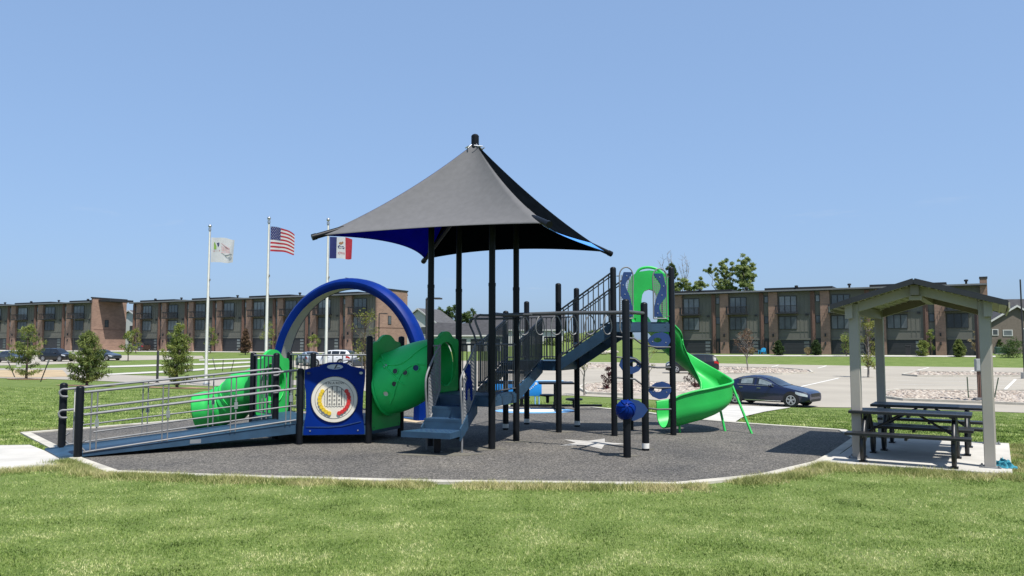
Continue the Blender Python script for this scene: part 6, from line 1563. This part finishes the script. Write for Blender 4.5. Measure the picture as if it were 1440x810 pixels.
# small trees before the left and middle townhouses
for px, pb, pt, wp, lab, m, kind in [
    (70, 492, 458, 22, 'small tree by the wall, right of the leftmost young pine', M_leafy, 0), (85, 491, 450, 9, 'narrow dark upright evergreen before the leftmost townhouses', M_ever, 1),
    (180, 508, 466, 24, 'thin young tree on the grass before the gap between townhouse rows', M_leafy, 0), (191, 497, 462, 18, 'second thin tree beside the gap between townhouse rows', M_yell, 0), (211, 493, 467, 12, 'dark narrow evergreen beside the brown suv', M_ever, 1),
    (170, 488, 474, 10, 'round shrub against the brown brick end wall', M_rust, 2), (276, 493, 463, 26, 'leafy small tree right of the bushy young pine', M_leafy, 0), (296, 497, 462, 20, 'light young tree right behind the leftmost flagpole', M_leafy, 0), (310, 492, 470, 16, 'thin rusty small tree between the two left flagpoles', M_rust, 0),
    (345, 499, 462, 19, 'olive conical tree left of the middle flagpole', M_rust, 1), (377, 497, 453, 24, 'airy light tree right behind the middle flagpole', M_leafy, 0), (441, 496, 472, 20, 'round headed small tree inside the blue arch', M_leafy, 0), (470, 493, 464, 13, 'slim upright tree right of the third flagpole', M_ever, 1)]:
    if kind == 1: pine(px, pb, pt, wp, lab, m, None, open_=.1, group='small trees before the townhouses', leaf=.16, dens=.9, name='small_tree')
    elif kind == 2: decid(px, pb, pt, wp, lab, m, None, 14, 40, .12, .1, cat='shrub', name='shrub', group='shrubs before the townhouses')
    else: decid(px, pb, pt, wp, lab, m, None, 18, 34, .16, .32, group='small trees before the townhouses', name='small_tree')
t, b = decid(512, 519, 432, 44, 'tall airy yellow green young tree seen through the blue arch', M_yell, 62, 34, 26, .11, .25, bare=14)
# car park trees
decid(822, 556.5, 470, 40, 'thin nearly bare young tree on the gravel island under the bridge', M_yell, None, 12, 12, .08, .45, M_barkg, bare=12)
decid(913, 553, 482, 20, 'spindly young tree between the pod climber posts', M_yell, None, 10, 14, .09, .35, M_barkg, bare=5)
decid(1051, 521, 466, 34, 'small rusty brown tree on the far gravel island behind the sedan', M_rust, None, 24, 24, .12, .48, M_barkg, bare=10)
decid(1221, 531, 440, 34, 'yellow green young tree behind the left front shelter post', M_yell, None, 34, 30, .13, .18, M_barkg, bare=4)
# shrubs before the right townhouses
for px, pb, pt, wp, lab, m, kind in [
    (985, 497, 470, 18, 'leafy shrub just right of the tower post before the townhouses', M_dense, 2), (1010, 497, 468, 24, 'yellow green sapling before the brick pier, left of the blue chair', M_yell, 0),
    (1095, 500, 479, 17, 'dark clipped evergreen right of the blue garden chair', M_ever, 1), (1148, 500, 478, 16, 'dark clipped evergreen beside a tan grass, left of the shelter', M_ever, 1), (1190, 501, 470, 26, 'pale green open shrub touching the left edge of the shelter', M_leafy, 0),
    (1298, 501, 480, 18, 'low rounded shrub at the left of a pair inside the shelter view', M_leafy, 2), (1310, 500, 462, 17, 'slim leafy tree at the right of a pair inside the shelter view', M_leafy, 0), (1349, 502, 478, 19, 'conical light evergreen before a garage inside the shelter view', M_pine, 1), (1374, 501, 466, 18, 'tan drying tree left of the service post', M_tanl, 0),
    (1425, 503, 476, 34, 'big round green shrub at the right edge before the brown house', M_dense, 2), (1407, 497, 478, 10, 'dark small shrub behind the right front shelter post', M_dense, 2)]:
    if kind == 1: pine(px, pb, pt, wp, lab, m, None, open_=.02, group='clipped evergreens by the garages', leaf=.13, dens=1.3, base_gap=.0, cat='shrub', name='evergreen_shrub')
    elif kind == 2: decid(px, pb, pt, wp, lab, m, None, 34, 50, .13, .05, cat='shrub', name='shrub', group='shrubs by the right townhouses')
    else: decid(px, pb, pt, wp, lab, m, None, 20, 34, .14, .22, group='saplings by the right townhouses', name='sapling')
def grasstuft(px, pb, pt, wpx, label, m=M_tanl):
    b = loc_px(px, pb); H = hgt(b, pt); Rr = wpx / FPX * b.y / 2; t = thing('ornamental_grass', label, 'ornamental grass', b, 0, 'tan ornamental grasses'); N = 420
    a = rng.uniform(0, 2 * PI, N); r0 = rng.uniform(0, .25, N) * Rr; r1 = rng.uniform(.3, 1, N) * Rr; h = rng.uniform(.55, 1, N) * H * (1 - .25 * (r1 / Rr) ** 2); wd = .022
    p0 = np.stack([np.cos(a) * r0, np.sin(a) * r0, 0 * a], -1); p1 = np.stack([np.cos(a) * r1, np.sin(a) * r1, h], -1); s = np.stack([-np.sin(a) * wd, np.cos(a) * wd, 0 * a], -1)
    v = np.stack([p0 - s, p0 + s, p1 + s * 1.4, p1 - s * 1.4], 1).reshape(-1, 3); obj('blades', mesh_np('blades', v, np.arange(4 * N).reshape(-1, 4), np.repeat(rng.uniform(0, 1, N), 4)), m, t)
for px, pb, pt, w_, lab in [(1057, 499, 487, 12, 'tan grass clump left of the blue garden chair'), (1136, 500, 487, 11, 'tan grass clump left of the second clipped evergreen'), (322, 493.5, 484, 7, 'tan plume left of three before the dark garage'), (328, 493.8, 483, 7, 'tan plume in the middle of three before the dark garage'), (335, 494, 484, 7, 'tan plume right of three before the dark garage'),
    (414, 494.8, 484, 7, 'tan plume left of two seen through the left of the blue arch'), (420, 495, 485, 7, 'tan plume right of two seen through the left of the blue arch'), (463, 495.5, 485, 6, 'tan plume beside the slim tree inside the arch'), (1002, 538, 534, 20, 'low dry grass tuft at the far corner of the gravel island')]: grasstuft(px, pb, pt, w_, lab)
for px, pb, pt, wp, lab in [(856, 549, 518, 20, 'dark red leaved shrub on the gravel island left of the tower posts'), (977, 546, 522, 26, 'dark red leaved shrub on the gravel island under the spiral slide')]:
    decid(px, pb, pt, wp, lab, M_red, None, 24, 30, .07, .1, cat='shrub', name='red_shrub', group='red shrubs on the gravel island', bare=4)
# tall trees behind the right townhouses
def tall(px, pt, wpx, Y, label, parts, m=M_cott, bare=0, leaf=.34, per=46):
    b = D(px, 490, Y); z = gz(b.x, Y); t = thing('tall_tree', label, 'tree', (b.x, Y, z), 0, 'tall trees behind the townhouses'); k = Y / FPX; H = zpx(pt, Y) - z
    bm = B(); cen = []; sp = []; limb(bm, (0, 0, 0), (0, 0, H * .75), .35, .10, .03, 7)
    for (dx, py, rpx, n) in parts:
        c = Vector((dx * k, 0, zpx(py, Y) - z)); limb(bm, (0, 0, max(1, c.z * .55)), c, .14, .03, .06, 5)
        for _ in range(int(n * 2.3)): q = c + Vector((random.gauss(0, 1), random.gauss(0, 1), random.gauss(0, 1))) * rpx * k * .68; cen.append(q); sp.append(rpx * k * .40)
    for (dx, py) in ([] if not bare else bare):
        p = Vector((dx * k, 0, zpx(py, Y) - z)); pts = limb(bm, (dx * k * .3, 0, H * .55), p, .11, .025, .05, 6)
        for q in pts[2:]:
            for _ in range(3): limb(bm, q, q + Vector((random.uniform(-1, 1), random.uniform(-1, 1), random.uniform(.4, 1.4))) * 1.1, .03, .01, .08, 3)
    obj('trunk', bm, M_barkg, t, smooth=80)
    if cen: leaves('crown', cen, per, sp, leaf, m, t, up=0)
tall(1021, 363, 40, 165, 'tall leafy tree left of a pair above the right townhouses', [(0, 372, 7, 7), (3, 385, 8, 9), (0, 397, 9, 9), (-6, 408, 9, 6), (10, 404, 6, 5), (12, 377, 3, 3), (-10, 383, 4, 3), (-19, 380, 4, 4), (-25, 382, 3, 3), (-12, 391, 3, 2)])
tall(1049, 360, 40, 162, 'tall leafy tree right of a pair above the right townhouses', [(-1, 368, 6, 7), (3, 378, 9, 10), (9, 390, 9, 9), (-7, 381, 6, 6), (2, 398, 8, 7), (-2, 390, 6, 5), (13, 374, 4, 3), (8, 404, 6, 5)])
tall(943, 362, 26, 155, 'half bare tree behind the tower post', [(3, 378, 6, 7), (6, 386, 5, 5), (-2, 392, 6, 5)], M_dense, bare=[(-8, 366), (-3, 358), (2, 362), (-13, 372)])
tall(966, 362, 24, 170, 'dead bare tree with pale branches above the townhouse roof', [], bare=[(-5, 366), (-1, 363), (2, 368), (-8, 378)])
tall(975, 394, 60, 160, 'low spreading leafy tree just above the townhouse roof', [(-24, 405, 7, 6), (-14, 400, 6, 6), (-4, 403, 7, 7), (6, 401, 6, 6), (16, 397, 5, 5), (-30, 408, 6, 4)])
tall(632, 432, 44, 185, 'rounded green tree seen left between the canopy posts', [(-10, 446, 9, 8), (2, 440, 9, 9), (-2, 455, 12, 10), (8, 452, 8, 6), (-14, 462, 8, 6), (-6, 470, 10, 8)], M_dense)
tall(655, 438, 30, 188, 'rounded green tree seen right between the canopy posts', [(0, 446, 9, 9), (8, 452, 8, 7), (-8, 454, 8, 7), (2, 462, 11, 9)], M_dense)
tall(560, 462, 30, 215, 'distant dark tree behind the middle row', [(4, 470, 9, 7), (-6, 474, 9, 7)], M_dense)
for px, w_, Y, lab in [(800, 34, 175, 'weedy green bush on the rise under the bridge, left'), (838, 30, 182, 'weedy green bush on the rise under the bridge, middle'), (875, 34, 190, 'weedy green bush on the rise behind the tower posts'), (930, 30, 200, 'weedy green bush on the rise right of the tower posts'), (776, 26, 168, 'weedy green bush on the rise beside the charcoal roofed house')]:
    b = D(px, 482, Y); z = gz(b.x, Y); pb = 482 + (CAM_H - z) * FPX / Y; decid(px, pb, pb - 9, w_, lab, M_cott, Y, 22, 40, .35, .05, cat='bush', name='bush', group='bushes on the grassy rise')
M_ply = mat('pale_stone', (.50, .45, .38), .85, var=.2, scale=2)
b = D(838, 497, 120); bm = B()
for k in range(16): q = Vector((b.x - 3.2 + k * .42, 120 + random.uniform(-.5, .5), 0)); q.z = gz(q.x, q.y); s_ = random.uniform(.25, .5); bmesh.ops.create_icosphere(bm, subdivisions=1, radius=s_, matrix=Matrix.Translation(q + Vector((0, 0, .1 + .02 * k))) @ Matrix.Diagonal((1.3, 1, .8, 1)))
o = obj('stone_heap', bm, M_ply); tag(o, 'row of pale stones heaped on the grass under the bridge', 'stones'); o['kind'] = 'stuff'
# wheeled bins and utility box
def wbin(px, pb, label, h=1.05):
    b = loc_px(px, pb); t = thing('wheeled_bin', label, 'bin', b, R(-28)); bm = B()
    v = [(-.26, -.3, .05), (.26, -.3, .05), (.26, .3, .05), (-.26, .3, .05), (-.33, -.38, h), (.33, -.38, h), (.33, .38, h), (-.33, .38, h)]; vv = [bm.verts.new(x) for x in v]
    for q in ((0, 1, 2, 3), (4, 5, 6, 7), (0, 1, 5, 4), (1, 2, 6, 5), (2, 3, 7, 6), (3, 0, 4, 7)): bm.faces.new([vv[i] for i in q])
    obj('bin_body', bm, M_dark, t); bm = B(); box(bm, (0, 0, h + .04), (.72, .84, .07)); bevel(bm, .03, 2); obj('lid', bm, M_dark, t)
    bm = B(); 
    for s in (-.25, .25): tube(bm, [(s - .03, .36, .12), (s + .03, .36, .12)], .12, 12)
    obj('wheel', bm, M_tyre, t)
wbin(1277, 500, 'black wheeled bin by a brick pier seen through the shelter', 1.3)
M_util = mat('utility_green', (.03, .08, .05), .5)
b = loc_px(1409, 498); t = thing('utility_box', 'low dark green utility box left of the big round shrub', 'utility box', b, R(-20)); bm = B(); bbox(bm, -.9, .9, -.6, .6, 0, 1.1); bevel(bm, .08, 2); obj('cabinet', bm, M_util, t); bm = B(); bbox(bm, -.95, .95, -.65, .65, -.1, .08); obj('plinth', bm, M_conc, t)
